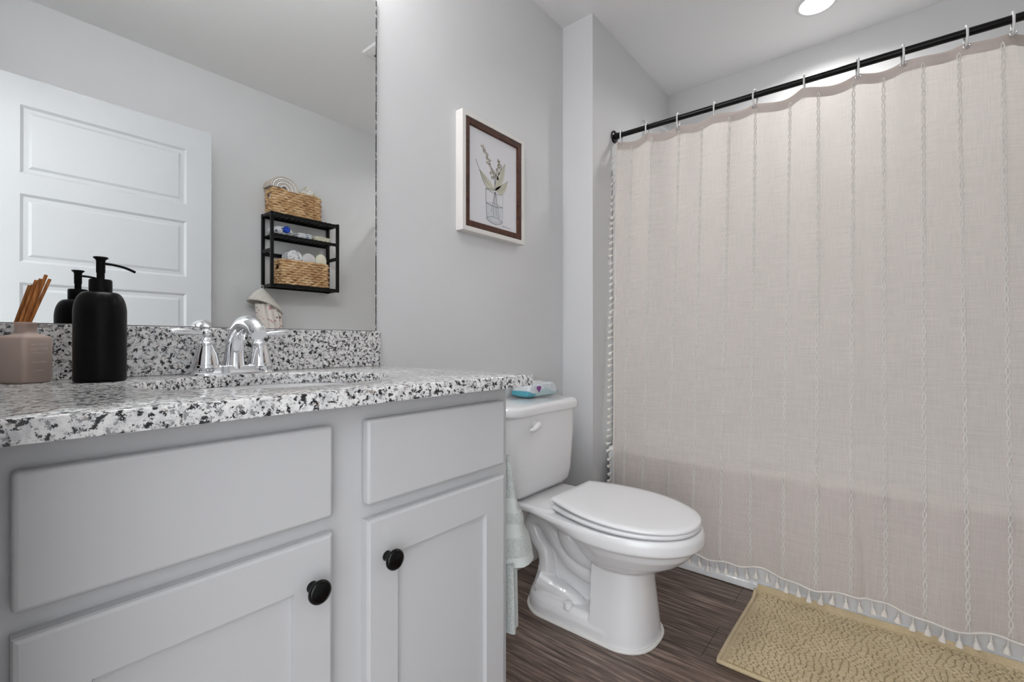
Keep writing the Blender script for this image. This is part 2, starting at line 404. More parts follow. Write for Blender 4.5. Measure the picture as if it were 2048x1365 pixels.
# ---------------------------------------------------------------- vanity cabinet
van = thing('vanity_cabinet', (0.40, 0.93, 0), 'pale grey shaker vanity cabinet under the speckled granite counter', 'cabinet')
FY0, FY1 = 0.645, 0.664
m = MB(); m.box(0.014, 0.781, FY1, YW-0.002, 0.10, 0.8495); m.box(0.014, 0.781, FY1+0.06, YW-0.002, 0.001, 0.10)
m.build('body', M['cabinet'], van, 0.0015)
for x0, x1 in ((0.035, 0.361), (0.420, 0.7545)):
    d = MB().box(x0, x1, FY0, FY1-0.0003, 0.6828, 0.8195).build('drawer_front', M['cabinet'], van, 0.005, segs=3)
knobs = {}
for x0, x1, kx in ((0.035, 0.361, 0.329), (0.420, 0.7545, 0.4557)):
    z0, z1, st = 0.125, 0.6590, 0.0575
    d = MB()
    d.box(x0, x0+st, FY0, FY1-0.0003, z0, z1); d.box(x1-st, x1, FY0, FY1-0.0003, z0, z1)
    d.box(x0+st, x1-st, FY0, FY1-0.0003, z1-0.067, z1); d.box(x0+st, x1-st, FY0, FY1-0.0003, z0, z0+0.067)
    # outer frame as one ring so the joints stay tight
    d = MB()
    def R4(off, y): return [(x0+off, y, z0+off), (x1-off, y, z0+off), (x1-off, y, z1-off), (x0+off, y, z1-off)]
    inner = [(x0+st, FY0, z0+0.067), (x1-st, FY0, z0+0.067), (x1-st, FY0, z1-0.067), (x0+st, FY0, z1-0.067)]
    inner2 = [(p[0]+(0.0015 if p[0] < (x0+x1)/2 else -0.0015), FY0+0.0085, p[2]+(0.0015 if p[2] < 0.4 else -0.0015)) for p in inner]
    d.loft([r[::-1] for r in (R4(0, FY1-0.0003), R4(0, FY0+0.005), R4(0.0015, FY0+0.0018), R4(0.005, FY0), inner, inner2)], True, True)
    dd = d.build('door', M['cabinet'], van, ang=20)
    k = MB()
    prof = [(0.0085, 0), (0.0075, 0.004), (0.0065, 0.010), (0.0075, 0.014), (0.0145, 0.0175), (0.0168, 0.0205), (0.0165, 0.0235), (0.0150, 0.0255), (0.0135, 0.0262), (0.0128, 0.0255), (0.008, 0.0262), (0.002, 0.0266)]
    k.lathe([(r, -hh) for r, hh in prof][::-1], (kx, FY0, 0.592), 32, axis='y')
    k.build('knob', M['black_knob'], dd, ang=50)

# granite counter with the oval sink cutout
CX0, CX1, CY0, CY1, CZ0, CZ1 = XL+0.0005, 0.809, 0.612, YW-0.0005, 0.850, 0.874
SX, SY, SRX, SRY = 0.392, 0.905, 0.214, 0.185
def rect_hit(a):
    dx, dy = cos(a), sin(a); t = 1e9
    if dx > 1e-9: t = min(t, (CX1-SX)/dx)
    if dx < -1e-9: t = min(t, (CX0-SX)/dx)
    if dy > 1e-9: t = min(t, (CY1-SY)/dy)
    if dy < -1e-9: t = min(t, (CY0-SY)/dy)
    return (SX+dx*t, SY+dy*t)
angs = sorted([2*pi*k/96 for k in range(96)] + [atan2(y-SY, x-SX) % (2*pi) for x in (CX0, CX1) for y in (CY0, CY1)])
outer = [rect_hit(a) for a in angs]; inn = [(SX+SRX*cos(a), SY+SRY*sin(a)) for a in angs]
m = MB()
sm = 0.0025
def shr(p, d): return (min(max(p[0], CX0+d), CX1-d), min(max(p[1], CY0+d), CY1-d))
def ell(d): return [(SX+(SRX+d)*cos(a), SY+(SRY+d)*sin(a)) for a in angs]
R = [[(x, y, CZ0) for x, y in inn], [(x, y, CZ0) for x, y in outer], [(x, y, CZ1-sm) for x, y in outer], [(*shr(p, sm*0.3), CZ1-sm*0.3) for p in outer], [(*shr(p, sm), CZ1) for p in outer],
     [(x, y, CZ1) for x, y in ell(sm)], [(x, y, CZ1-sm*0.3) for x, y in ell(sm*0.3)], [(x, y, CZ1-sm) for x, y in inn], [(x, y, CZ0) for x, y in inn]]
m.loft(R, False, False)
counter = tag(m.build('countertop', M['granite'], ang=50), 'speckled black, white and grey granite worktop on the vanity cabinet', 'countertop')
tag(MB().box(CX0, 0.8165, 1.1895, YW-0.0005, CZ1+0.0003, 0.9765).build('backsplash', M['granite'], None, 0.0015), 'low granite backsplash strip along the wall below the mirror', 'backsplash')

# undermount sink
m = MB(); rings = []
for s_, z in ((1.06, CZ0-0.0006), (1.0, CZ0-0.0008), (0.985, CZ0-0.012), (0.95, CZ0-0.05), (0.86, CZ0-0.095), (0.66, CZ0-0.128), (0.36, CZ0-0.142), (0.10, CZ0-0.146)):
    rings.append([(SX+SRX*s_*cos(2*pi*k/64), SY+SRY*s_*sin(2*pi*k/64), z) for k in range(64)])
m.loft([r[::-1] for r in rings], False, True)
sink = tag(m.build('sink_basin', M['porcelain'], ang=60), 'white oval undermount sink basin set in the granite counter', 'sink')
MB().lathe([(0.022, -0.003), (0.022, 0.0015), (0.014, 0.003), (0.002, 0.0035)], (SX, SY, CZ0-0.146), 24).build('drain', M['chrome'], sink)

# ---------------------------------------------------------------- faucet
FX, FYc = 0.398, 1.135
fa = thing('faucet', (FX, FYc, CZ1), 'chrome two-handle faucet with arched spout behind the sink', 'faucet')
m = MB(); rings = []
def oval(hx, hy, z, n=48):
    pts = []
    for k in range(n):
        a = 2*pi*k/n; e = 0.75
        pts.append((FX+hx*math.copysign(abs(cos(a))**e, cos(a)), FYc+hy*math.copysign(abs(sin(a))**e, sin(a)), z))
    return pts
for hx, hy, z in ((0.083, 0.032, CZ1+0.0003), (0.083, 0.032, CZ1+0.003), (0.079, 0.029, CZ1+0.006), (0.074, 0.025, CZ1+0.012), (0.072, 0.023, CZ1+0.017), (0.069, 0.0205, CZ1+0.0195)): rings.append(oval(hx, hy, z))
m.loft(rings); m.build('base', M['chrome'], fa, ang=60)
for s_ in (-1, 1):
    hx = FX+s_*0.0535
    m = MB(); m.lathe([(0.0285, 0.016), (0.0275, 0.021), (0.0245, 0.022), (0.0235, 0.030), (0.0205, 0.046), (0.0160, 0.060), (0.0150, 0.063), (0.0175, 0.065), (0.0175, 0.067), (0.0130, 0.069), (0.0115, 0.073), (0.0075, 0.078), (0.0055, 0.081), (0.0075, 0.0835), (0.0100, 0.088), (0.0100, 0.093), (0.0075, 0.097), (0.002, 0.0985)], (hx, FYc, CZ1), 28)
    hp = m.build('handle', M['chrome'], fa, ang=50)
    L = MB()
    L.tube([(hx+s_*t, FYc-0.1*t, CZ1+0.0900+dz) for t, dz in ((0.006, 0), (0.016, 0.0), (0.028, 0.001), (0.045, 0.0022), (0.058, 0.0028), (0.066, 0.003), (0.070, 0.003))], [0.004, 0.0048, 0.0068, 0.0082, 0.0076, 0.0055, 0.002], 16, flat=0.85)
    L.build('lever', M['chrome'], hp, ang=60)
m = MB()
pth = smoothpath([(FX, 1.136, CZ1+0.010), (FX, 1.135, CZ1+0.030), (FX, 1.131, CZ1+0.060), (FX, 1.118, CZ1+0.088), (FX, 1.094, CZ1+0.106), (FX, 1.063, CZ1+0.111), (FX, 1.033, CZ1+0.106), (FX, 1.012, CZ1+0.095), (FX, 1.003, CZ1+0.085)], 6)
rr = [interp([0, 0.12, 0.3, 0.6, 0.9, 1], [0.0275, 0.0225, 0.0190, 0.0168, 0.0172, 0.0165], i/(len(pth)-1)) for i in range(len(pth))]
m.tube(pth, rr, 24, flat=0.9)
m.build('spout', M['chrome'], fa, ang=60)
m = MB(); m.lathe([(0.0022, 0.015), (0.0022, 0.090), (0.0048, 0.092), (0.0058, 0.097), (0.0042, 0.102), (0.001, 0.104)], (FX, 1.158, CZ1), 14); m.build('lift_rod', M['chrome'], fa)

# ---------------------------------------------------------------- mirror
mi = thing('wall_mirror', (0.42, 1.2105, 0.98), 'large frameless wall mirror above the granite backsplash', 'mirror')
MB().box(XL+0.006, 0.8115, 1.2085, YW-0.0003, 0.9795, 1.98).build('glass', M['mirror'], mi, smooth=False)
MB().box(0.8116, 0.8145, 1.2080, YW-0.0003, 0.9795, 1.98).build('edge', M['mirror_edge'], mi, smooth=False)

# ---------------------------------------------------------------- lamp over the mirror (above the frame, lights the room)
vl = thing('vanity_light', (0.40, 1.19, 2.18), 'three-globe wall lamp above the vanity mirror', 'lamp')
MB().box(0.12, 0.68, 1.185, YW-0.0005, 2.14, 2.22).build('backplate', M['chrome'], vl, 0.006)
for k in range(3):
    x = 0.20+0.20*k
    a = MB().tube(smoothpath([(x, 1.186, 2.18), (x, 1.14, 2.185), (x, 1.10, 2.195), (x, 1.09, 2.22)], 5), 0.007, 10).build('arm', M['chrome'], vl)
    MB().lathe([(0.018, 0.06), (0.028, 0.055), (0.046, 0.035), (0.055, 0.0), (0.048, -0.03), (0.03, -0.05), (0.005, -0.056)][::-1], (x, 1.09, 2.215), 24).build('globe', M['vanity_lamp'], vl)

# recessed light over the tub
rl = thing('recessed_light', (2.42, 0.262, CE), 'round lit recessed light in the ceiling over the tub', 'ceiling light')
MB().lathe([(0.064, -0.001), (0.067, -0.005), (0.078, -0.004), (0.084, 0.0)], (2.42, 0.262, CE-0.0003), 48, False, False).build('trim_ring', M['trim'], rl)
MB().lathe([(0.064, -0.003), (0.001, -0.0035)], (2.42, 0.262, CE), 48, False, False).build('lens', M['tub_lamp'], rl)
ld = bpy.data.lights.new('downlight', 'AREA'); ld.shape = 'DISK'; ld.size = 0.13; ld.energy = TUB_LIGHT; ld.spread = radians(150); ld.color = (1.0, 0.985, 0.965)
lo = bpy.data.objects.new('downlight', ld); COL.objects.link(lo); lo.parent = rl; lo.location = (0, 0, -0.007)

# exhaust fan grille in the ceiling (seen in the mirror)
ef = thing('exhaust_fan', (1.465, 0.45, CE), 'square white exhaust fan grille in the ceiling, reflected in the mirror', 'fan grille')
ex0, ex1, ey0, ey1 = 1.328, 1.60, 0.31, 0.58
m = MB()
for a, b, z in ((0, 0.014, CE-0.0005), ):
    m.loft([rrect(ex0, ex1, ey0, ey1, CE-0.0005, 0.012), rrect(ex0+0.004, ex1-0.004, ey0+0.004, ey1-0.004, CE-0.012, 0.010), rrect(ex0+0.030, ex1-0.030, ey0+0.030, ey1-0.030, CE-0.020, 0.006)])
m.build('cover', M['trim'], ef)
m = MB()
for off in (0.045, 0.065, 0.085, 0.105):
    x0, x1, y0, y1 = ex0+off, ex1-off, ey0+off, ey1-off; w = 0.004
    for b in ((x0, x1, y0, y0+w), (x0, x1, y1-w, y1), (x0, x0+w, y0, y1), (x1-w, x1, y0, y1)): m.box(*b, CE-0.0212, CE-0.0195)
m.build('slots', M['dark_gap'], ef)

# ---------------------------------------------------------------- soap dispenser
SPX, SPY = 0.166, 1.090
sd = thing('soap_dispenser', (SPX, SPY, CZ1), 'matte black round soap pump bottle on the granite counter', 'soap dispenser')
m = MB(); m.lathe([(0.0340, 0.0004), (0.0362, 0.002), (0.0366, 0.006), (0.0366, 0.122)] + [(0.0206+0.016*cos(a), 0.122+0.037*sin(a)) for a in [radians(x) for x in range(8, 88, 8)]] + [(0.018, 0.1592), (0.0150, 0.1595)], (SPX, SPY, CZ1), 48)
m.build('bottle', M['black'], sd, ang=60)
m = MB(); m.lathe([(0.0158, 0.1593), (0.0162, 0.161), (0.0162, 0.179), (0.0152, 0.1815), (0.0066, 0.1822)], (SPX, SPY, CZ1), 40); m.build('collar', M['black'], sd, ang=60)
m = MB(); m.lathe([(0.0056, 0.182), (0.0056, 0.193), (0.0064, 0.194), (0.0064, 0.214), (0.0072, 0.217), (0.0104, 0.2195), (0.0106, 0.2210), (0.0098, 0.2218), (0.002, 0.2222)], (SPX, SPY, CZ1), 32)
pump = m.build('pump', M['black'], sd, ang=60)
MB().tube(smoothpath([(SPX+0.004, SPY, CZ1+0.2105), (SPX+0.018, SPY, CZ1+0.2098), (SPX+0.034, SPY, CZ1+0.2065), (SPX+0.049, SPY, CZ1+0.2000)], 6), 0.0023, 12).build('nozzle', M['black'], pump)

# ---------------------------------------------------------------- reed diffuser
RX, RY, RK = 0.0782, 1.148, 1.06
rd = thing('reed_diffuser', (RX, RY, CZ1), 'frosted pink square glass diffuser bottle beside the black soap pump', 'diffuser')
m = MB(); hs = 0.0235; rc = 0.006; ra = radians(45-8)
def sq(s_, z, r):
    out = []
    for x, y, zz in rrect(-s_, s_, -s_, s_, z, r, 5): out.append((RX+RK*(x*cos(ra)-y*sin(ra)), RY+RK*(x*sin(ra)+y*cos(ra)), CZ1+max(z*RK, 0.0004)))
    return out
def rnd(r, z): 
    n = 24; out = []
    for q in sq(0.02, 0, 0.006):
        a = atan2(q[1]-RY, q[0]-RX); out.append((RX+RK*r*cos(a), RY+RK*r*sin(a), CZ1+RK*z))
    return out
m.loft([sq(hs-0.003, 0.0004, 0.004), sq(hs, 0.004, rc), sq(hs, 0.072, rc), sq(hs-0.003, 0.0765, rc), sq(hs-0.010, 0.0785, 0.008), rnd(0.0135, 0.081), rnd(0.0128, 0.083), rnd(0.0128, 0.094), rnd(0.0138, 0.095), rnd(0.0138, 0.098), rnd(0.0095, 0.0985), rnd(0.0090, 0.088)])
db = m.build('bottle', M['frosted'], rd, ang=45)
# lettering on the face turned right
fn = Vector((sin(ra), -cos(ra), 0)); fu = Vector((cos(ra), sin(ra), 0))   # face normal, reading direction
def letter(txt, size, z, parent, name='lettering'):
    cu = bpy.data.curves.new(name, 'FONT'); cu.body = txt; cu.size = size; cu.align_x = 'CENTER'; cu.extrude = 0.00005
    cu.materials.append(M['lettering'])
    tmp = bpy.data.objects.new(name, cu); COL.objects.link(tmp)
    me = bpy.data.meshes.new_from_object(tmp.evaluated_get(bpy.context.evaluated_depsgraph_get())); me.name = name
    bpy.data.objects.remove(tmp); bpy.data.curves.remove(cu)
    ob = bpy.data.objects.new(name, me); COL.objects.link(ob); ob.parent = parent
    p = Vector((0, 0, z*RK))+fn*(hs*RK+0.0002)
    ob.matrix_local = Matrix(((fu.x, 0, fn.x, p.x), (fu.y, 0, fn.y, p.y), (0, 1, 0, p.z), (0, 0, 0, 1))); return ob
letter('WHISKEY', 0.0066, 0.060, db); letter('LEATHER', 0.0066, 0.0535, db); letter('VOLUNAZA', 0.0045, 0.0325, db)
for zz, hw in ((0.0485, 0.011), (0.0205, 0.008)):
    m = MB(); zz *= RK; c = Vector((RX, RY, CZ1))+fn*(hs*RK+0.0002)
    a, b = c-fu*hw, c+fu*hw
    m.add([(a.x, a.y, CZ1+zz), (b.x, b.y, CZ1+zz), (b.x, b.y, CZ1+zz+0.0006), (a.x, a.y, CZ1+zz+0.0006)], [(0, 1, 2, 3)])
    m.build('lettering_line', M['lettering'], db, smooth=False)
RL = [('leftmost and shortest amber reed in the frosted diffuser bottle', -0.0055, 0.002, 0.017, 0.006, 0.168, 0.0024), ('front amber reed, second from the left in the frosted diffuser bottle', -0.0005, -0.004, 0.017, -0.002, 0.170, 0.0027),
      ('tallest amber reed in the frosted diffuser bottle', 0.0015, 0.004, 0.022, 0.004, 0.178, 0.0026), ('rightmost amber reed leaning out of the frosted diffuser bottle', 0.0045, -0.001, 0.023, 0.0, 0.171, 0.0024)]
for lb, bx, by, dx, dy, hh, r_ in RL:
    b0 = Vector((RX+bx-0.004, RY+by, CZ1+0.086*RK)); t0 = Vector((RX+bx+dx*RK, RY+by+dy*0.5, CZ1+hh*RK))
    rm = MB().tube([b0, b0.lerp(t0, 0.5), t0], r_, 10)
    tag(rm.build('reed', M['reed']), lb, 'reed', 'reeds in the diffuser')

# ---------------------------------------------------------------- framed print
pf = thing('picture_frame', (1.326, 1.20, 1.56), 'framed botanical drawing of white flowers in a glass, on the wall beside the mirror', 'picture')
fx0, fx1, fz0, fz1, fyf = 1.148, 1.504, 1.347, 1.777, 1.179
def rectring(x0, x1, z0, z1, y): return [(x0, y, z0), (x0, y, z1), (x1, y, z1), (x1, y, z0)]
m = MB(); w = 0.0165
m.loft([rectring(fx0, fx1, fz0, fz1, YW-0.0003), rectring(fx0, fx1, fz0, fz1, fyf+0.001), rectring(fx0+0.001, fx1-0.001, fz0+0.001, fz1-0.001, fyf), rectring(fx0+w, fx1-w, fz0+w, fz1-w, fyf), rectring(fx0+w, fx1-w, fz0+w, fz1-w, fyf+0.012)], False, False)
m.build('outer_frame', M['frame_white'], pf, smooth=False)
m = MB(); a = w; b = 0.041
m.loft([rectring(fx0+a+0.0012, fx1-a-0.0012, fz0+a+0.0012, fz1-a-0.0012, fyf+0.012), rectring(fx0+a+0.0012, fx1-a-0.0012, fz0+a+0.0012, fz1-a-0.0012, fyf+0.004), rectring(fx0+a+0.004, fx1-a-0.004, fz0+a+0.004, fz1-a-0.004, fyf+0.002), rectring(fx0+b-0.003, fx1-b+0.003, fz0+b-0.003, fz1-b+0.003, fyf+0.003), rectring(fx0+b, fx1-b, fz0+b, fz1-b, fyf+0.0055), rectring(fx0+b, fx1-b, fz0+b, fz1-b, fyf+0.012)], False, False)
m.build('inner_frame', M['walnut'], pf, smooth=False)
# the print: u 0..1 left-right, v 0..1 bottom-top
m = MB(); yp = fyf+0.0105; pu0, pu1, pv0, pv1 = fx0+0.040, fx1-0.040, fz0+0.040, fz1-0.040
def UV(u, v, d=0.0): return (pu0+(pu1-pu0)*u, yp-d, pv0+(pv1-pv0)*v)
m.add([UV(0, 0), UV(0, 1), UV(1, 1), UV(1, 0)], [(3, 2, 1, 0)])
def stroke(pts, r=0.0007, mi=1, sm=True):
    m.mi = mi; P = [UV(u, v, 0.0006) for u, v in pts]
    m.tube(smoothpath(P, 4) if sm else P, r, 5); m.mi = 0
def blob(c, ru, rv, rot, mi, d=0.0003, n=14, tip=False):
    m.mi = mi; pts = []
    for k in range(n):
        a = 2*pi*k/n; x, y = cos(a)*ru, sin(a)*rv
        if tip: x *= (1-0.6*abs(cos(a))**3*0) 
        pts.append(UV(c[0]+x*cos(rot)-y*sin(rot), c[1]+(x*sin(rot)+y*cos(rot))*0.8, d))
    m.add(pts, [tuple(range(n-1, -1, -1))]); m.mi = 0
def leaf(a, b, w, bend, mi=3):
    m.mi = mi; L_, R_ = [], []; n = 12
    for k in range(n+1):
        t = k/n; cu = a[0]+(b[0]-a[0])*t; cv = a[1]+(b[1]-a[1])*t; du, dv = b[0]-a[0], b[1]-a[1]; l = sqrt(du*du+dv*dv)
        nx, ny = -dv/l, du/l; o_ = bend*sin(pi*t); ww = w*sin(pi*t**0.8)**0.9
        L_.append((cu+nx*(o_+ww), cv+ny*(o_+ww))); R_.append((cu+nx*(o_-ww), cv+ny*(o_-ww)))
    poly = L_+R_[::-1]; vs = [UV(u, v, 0.0003) for u, v in poly]
    q = len(L_); m.add(vs, [(k, k+1, 2*q-2-k, 2*q-1-k) for k in range(q-1)]); m.mi = 0
    stroke(L_, 0.00035); stroke([((l_[0]+r_[0])/2, (l_[1]+r_[1])/2) for l_, r_ in zip(L_, R_)], 0.0003)
root = (0.52, 0.415)
leaf(root, (0.20, 0.585), 0.050, 0.03); leaf(root, (0.74, 0.755), 0.060, -0.015); leaf(root, (0.80, 0.575), 0.050, -0.045)
stroke([(0.20, 0.585), (0.17, 0.62), (0.13, 0.67)], 0.0006)
for pts in ([(0.52, 0.415), (0.50, 0.55), (0.42, 0.68), (0.27, 0.83)], [(0.52, 0.415), (0.53, 0.56), (0.58, 0.68), (0.61, 0.76)]): stroke(pts, 0.0006)
rs = random.Random(3)
for (u, v) in [(0.26, 0.845), (0.29, 0.82), (0.31, 0.79), (0.35, 0.77), (0.36, 0.735), (0.41, 0.725), (0.37, 0.69), (0.42, 0.67), (0.44, 0.63), (0.48, 0.61), (0.44, 0.585), (0.50, 0.565), (0.47, 0.54), (0.60, 0.765), (0.59, 0.735), (0.63, 0.71), (0.58, 0.695), (0.63, 0.675), (0.57, 0.65), (0.60, 0.62), (0.56, 0.59), (0.58, 0.56), (0.53, 0.60)]:
    blob((u, v), 0.026, 0.018, rs.uniform(0, 3), 2)
    a0 = rs.uniform(0, 6)
    stroke([(u+0.026*cos(a0+t), v+0.017*sin(a0+t)) for t in (0, 0.7, 1.4, 2.1, 2.8, 3.6)], 0.0008)
# glass of water
stroke([(0.33, 0.40), (0.34, 0.20), (0.35, 0.075)], 0.0006); stroke([(0.69, 0.40), (0.685, 0.2), (0.68, 0.075)], 0.0004, 4)
stroke([(0.33, 0.40), (0.42, 0.385), (0.52, 0.375), (0.62, 0.385), (0.69, 0.40)], 0.0005); stroke([(0.33, 0.40), (0.42, 0.415), (0.50, 0.42)], 0.0005)
m.mi = 5; m.add([UV(0.345, 0.07, 0.0002), UV(0.34, 0.25, 0.0002), UV(0.685, 0.25, 0.0002), UV(0.68, 0.07, 0.0002)], [(3, 2, 1, 0)]); m.mi = 0
stroke([(0.34, 0.25), (0.44, 0.235), (0.56, 0.233), (0.685, 0.25)], 0.0007); stroke([(0.34, 0.25), (0.45, 0.265), (0.57, 0.265), (0.685, 0.25)], 0.0004)
stroke([(0.35, 0.075), (0.44, 0.048), (0.56, 0.043), (0.68, 0.075)], 0.0008); stroke([(0.35, 0.085), (0.45, 0.115), (0.57, 0.112), (0.68, 0.085)], 0.0006); stroke([(0.35, 0.095), (0.45, 0.065), (0.57, 0.062), (0.68, 0.095)], 0.0004)
for u0, u1, v1 in ((0.515, 0.44, 0.16), (0.52, 0.49, 0.13), (0.525, 0.55, 0.13), (0.53, 0.60, 0.115)): stroke([(u0, 0.40), ((u0+u1)/2, 0.27), (u1, v1)], 0.0005)
stroke([(0.68, 0.035), (0.70, 0.05), (0.715, 0.035), (0.74, 0.048), (0.76, 0.036), (0.79, 0.044), (0.82, 0.036), (0.88, 0.042)], 0.0004)
m.build('print', [M['paper'], M['ink'], M['petal'], M['leaf'], M['ink_soft'], M['water_wash']], pf, ang=30)

# ---------------------------------------------------------------- toilet
TX, TB = 1.412, 1.205
to = thing('toilet', (TX, 0.90, 0), 'white two-piece toilet with closed lid beside the vanity', 'toilet')
def outline(sc_w, tip, back, wid_y, hw, hb, z, n=40, shift=0.0):
    """plan outline of seat/bowl: tip = y of front, back = y of rear edge, hw = half width at wid_y, hb = half width at the rear"""
    pts = []
    half = []
    for k in range(n+1):
        t = k/n
        if t < 0.62:
            a = pi/2*(t/0.62); y = wid_y-(wid_y-tip)*cos(a); x = hw*sin(a)**0.92 if a > 0 else 0
        else:
            q = (t-0.62)/0.38; y = wid_y+(back-wid_y)*q; x = hw+(hb-hw)*q**1.9
        half.append((x*sc_w, y))
    r = [(TX+x, y, z) for x, y in half] + [(TX-x, y, z) for x, y in reversed(half[1:])]
    return r
# bowl + pedestal + trapway merged to one glazed body
m = MB()
def ring_bowl(tip, wid_y, hw, back, hb, z): return outline(1, tip, back, wid_y, hw, hb, z)
m.loft([ring_bowl(0.61, 0.70, 0.080, 0.78, 0.055, 0.205), ring_bowl(0.590, 0.70, 0.095, 0.79, 0.060, 0.225), ring_bowl(0.545, 0.70, 0.126, 0.81, 0.066, 0.245), ring_bowl(0.500, 0.695, 0.150, 0.835, 0.072, 0.272), ring_bowl(0.468, 0.69, 0.167, 0.865, 0.084, 0.302), ring_bowl(0.455, 0.69, 0.177, 0.90, 0.100, 0.325), ring_bowl(0.441, 0.69, 0.188, 0.93, 0.115, 0.331), ring_bowl(0.440, 0.69, 0.189, 0.96, 0.125, 0.342), ring_bowl(0.440, 0.69, 0.188, 1.01, 0.138, 0.360), ring_bowl(0.446, 0.69, 0.183, 1.01, 0.136, 0.374)])
# rear deck carrying the tank
m.loft([rrect(TX-0.13, TX+0.13, 0.90, 1.185, 0.350, 0.03), rrect(TX-0.147, TX+0.147, 0.89, 1.19, 0.358, 0.03), rrect(TX-0.150, TX+0.150, 0.88, 1.19, 0.374, 0.03), rrect(TX-0.143, TX+0.143, 0.885, 1.185, 0.381, 0.028)])
# front column
def ped(hw, tip, back, z, n=28):
    pts = []
    cy = back-0.06
    for k in range(n+1):
        a = -pi/2+pi*k/n
        e = 0.8
        pts.append((TX+hw*math.copysign(abs(sin(a))**e, sin(a)), cy-(cy-tip)*abs(cos(a))**e if abs(cos(a)) > 1e-6 else cy, z))
    pts += [(TX+hw, back, z), (TX-hw, back, z)]
    return pts
m.loft([ped(0.122, 0.580, 0.757, 0.0), ped(0.120, 0.582, 0.757, 0.03), ped(0.112, 0.590, 0.757, 0.10), ped(0.106, 0.598, 0.757, 0.17), ped(0.104, 0.600, 0.757, 0.23)])
# foot plate
def foot(d, z):
    r = []
    for k in range(25):
        a = pi*k/24; r.append((TX+(0.122-d)*cos(a), 0.935+(0.115-d)*sin(a), z))
    return r + [(TX-0.122+d, 0.70, z), (TX+0.122-d, 0.70, z)]
m.loft([foot(0, 0), foot(0, 0.035), foot(0.006, 0.052), foot(0.022, 0.066)])
# web and trapway
m.box(TX-0.024, TX+0.024, 0.72, 1.01, 0.03, 0.355)
for sx in (-1, 1):
    def tp(pts, r, off, n=14):
        P = smoothpath([(TX+sx*off, y, z) for y, z in pts], 8); m.tube(P, [interp([k/(len(r)-1) for k in range(len(r))], r, i/(len(P)-1)) for i in range(len(P))], n)
    tp([(0.74, 0.155), (0.79, 0.158), (0.825, 0.165), (0.872, 0.184), (0.917, 0.226), (0.960, 0.276), (1.000, 0.302), (1.035, 0.285), (1.045, 0.245)], [0.030, 0.030, 0.031, 0.031, 0.031], 0.034, 16)
    tp([(1.035, 0.27), (1.015, 0.225), (0.985, 0.190), (0.975, 0.150), (0.975, 0.11), (0.975, 0.06)], [0.030, 0.029, 0.028, 0.030, 0.036, 0.055], 0.036, 16)
    tp([(0.985, 0.085), (0.935, 0.075), (0.88, 0.066), (0.835, 0.052), (0.79, 0.03)], [0.045, 0.036, 0.034, 0.030, 0.018], 0.055)
    tp([(0.74, 0.225), (0.79, 0.222), (0.84, 0.235), (0.872, 0.262), (0.885, 0.30), (0.89, 0.34)], [0.036, 0.036, 0.034], 0.048)
bo = m.build('bowl', M['porcelain'], to)
rm = bo.modifiers.new('remesh', 'REMESH'); rm.mode = 'VOXEL'; rm.voxel_size = 0.0035; rm.use_smooth_shade = True
sm_ = bo.modifiers.new('smooth', 'SMOOTH'); sm_.iterations = 4; sm_.factor = 0.5
# seat ring, lid
m = MB()
SO = dict(tip=0.452, back=0.895, wid_y=0.68, hw=0.182, hb=0.125)
def so(d, z): return outline(1, SO['tip']+d, SO['back']-d, SO['wid_y'], SO['hw']-d, SO['hb']-d, z, 48)
def tilt(r, k): return [(x, y, z+k*(y-SO['tip'])/0.44) for x, y, z in r]
m.loft([tilt(so(*a), 0.008) for a in ((0.004, 0.3765), (0.0, 0.379), (0.0, 0.3865), (0.004, 0.3890))])
m.build('seat', M['seat'], to, ang=60)
m = MB(); m.loft([tilt(so(*a), 0.020) for a in ((0.004, 0.3905), (-0.001, 0.3925), (-0.001, 0.3985), (0.002, 0.4010), (0.02, 0.4025), (0.06, 0.4035))])
m.build('lid', M['seat'], to, ang=60)
for sx in (-1, 1):
    MB().lathe([(0.013, 0), (0.013, 0.014), (0.009, 0.018)], (TX+sx*0.072, 0.925, 0.379), 18).build('hinge', M['seat'], to)
    MB().lathe([(0.017, 0.0), (0.0165, 0.012), (0.0135, 0.019), (0.004, 0.022)], (TX+sx*0.102, 0.842, 0.058), 20).build('bolt_cap', M['porcelain'], to)
# tank
m = MB()
def tk(hw, y0, z, r): return rrect(TX-hw, TX+hw, y0, TB-0.01, z, r, 6)
m.loft([tk(0.150, 1.045, 0.384, 0.04), tk(0.176, 1.015, 0.392, 0.05), tk(0.192, 1.003, 0.410, 0.055), tk(0.201, 0.998, 0.445, 0.058), tk(0.207, 0.995, 0.52, 0.060), tk(0.212, 0.993, 0.60, 0.060), tk(0.214, 0.992, 0.684, 0.060)])
m.build('tank', M['porcelain'], to, ang=60)
m = MB()
def tl(d, z): return rrect(TX-0.226+d, TX+0.226-d, 0.978+d, TB-0.004-d*0.3, z, 0.062-d, 7)
m.loft([tl(0.006, 0.6845), tl(0.001, 0.687), tl(0, 0.692), tl(0, 0.708), tl(0.003, 0.715), tl(0.010, 0.7195), tl(0.022, 0.7215)])
m.build('tank_lid', M['porcelain'], to, ang=60)
m = MB(); lx, ly, lz = TX-0.085, 0.993, 0.648
m.lathe([(0.014, 0), (0.014, -0.008), (0.009, -0.012)][::-1], (lx, ly, lz), 20, axis='y')
m.tube(smoothpath([(lx+0.004, ly-0.012, lz+0.002), (lx-0.010, ly-0.017, lz), (lx-0.030, ly-0.020, lz-0.008), (lx-0.045, ly-0.022, lz-0.009), (lx-0.056, ly-0.022, lz-0.008)], 5), [interp([0, 0.3, 0.8, 1], [0.013, 0.011, 0.007, 0.004], i/20) for i in range(21)], 14)
m.build('flush_lever', M['porcelain'], to, ang=60)
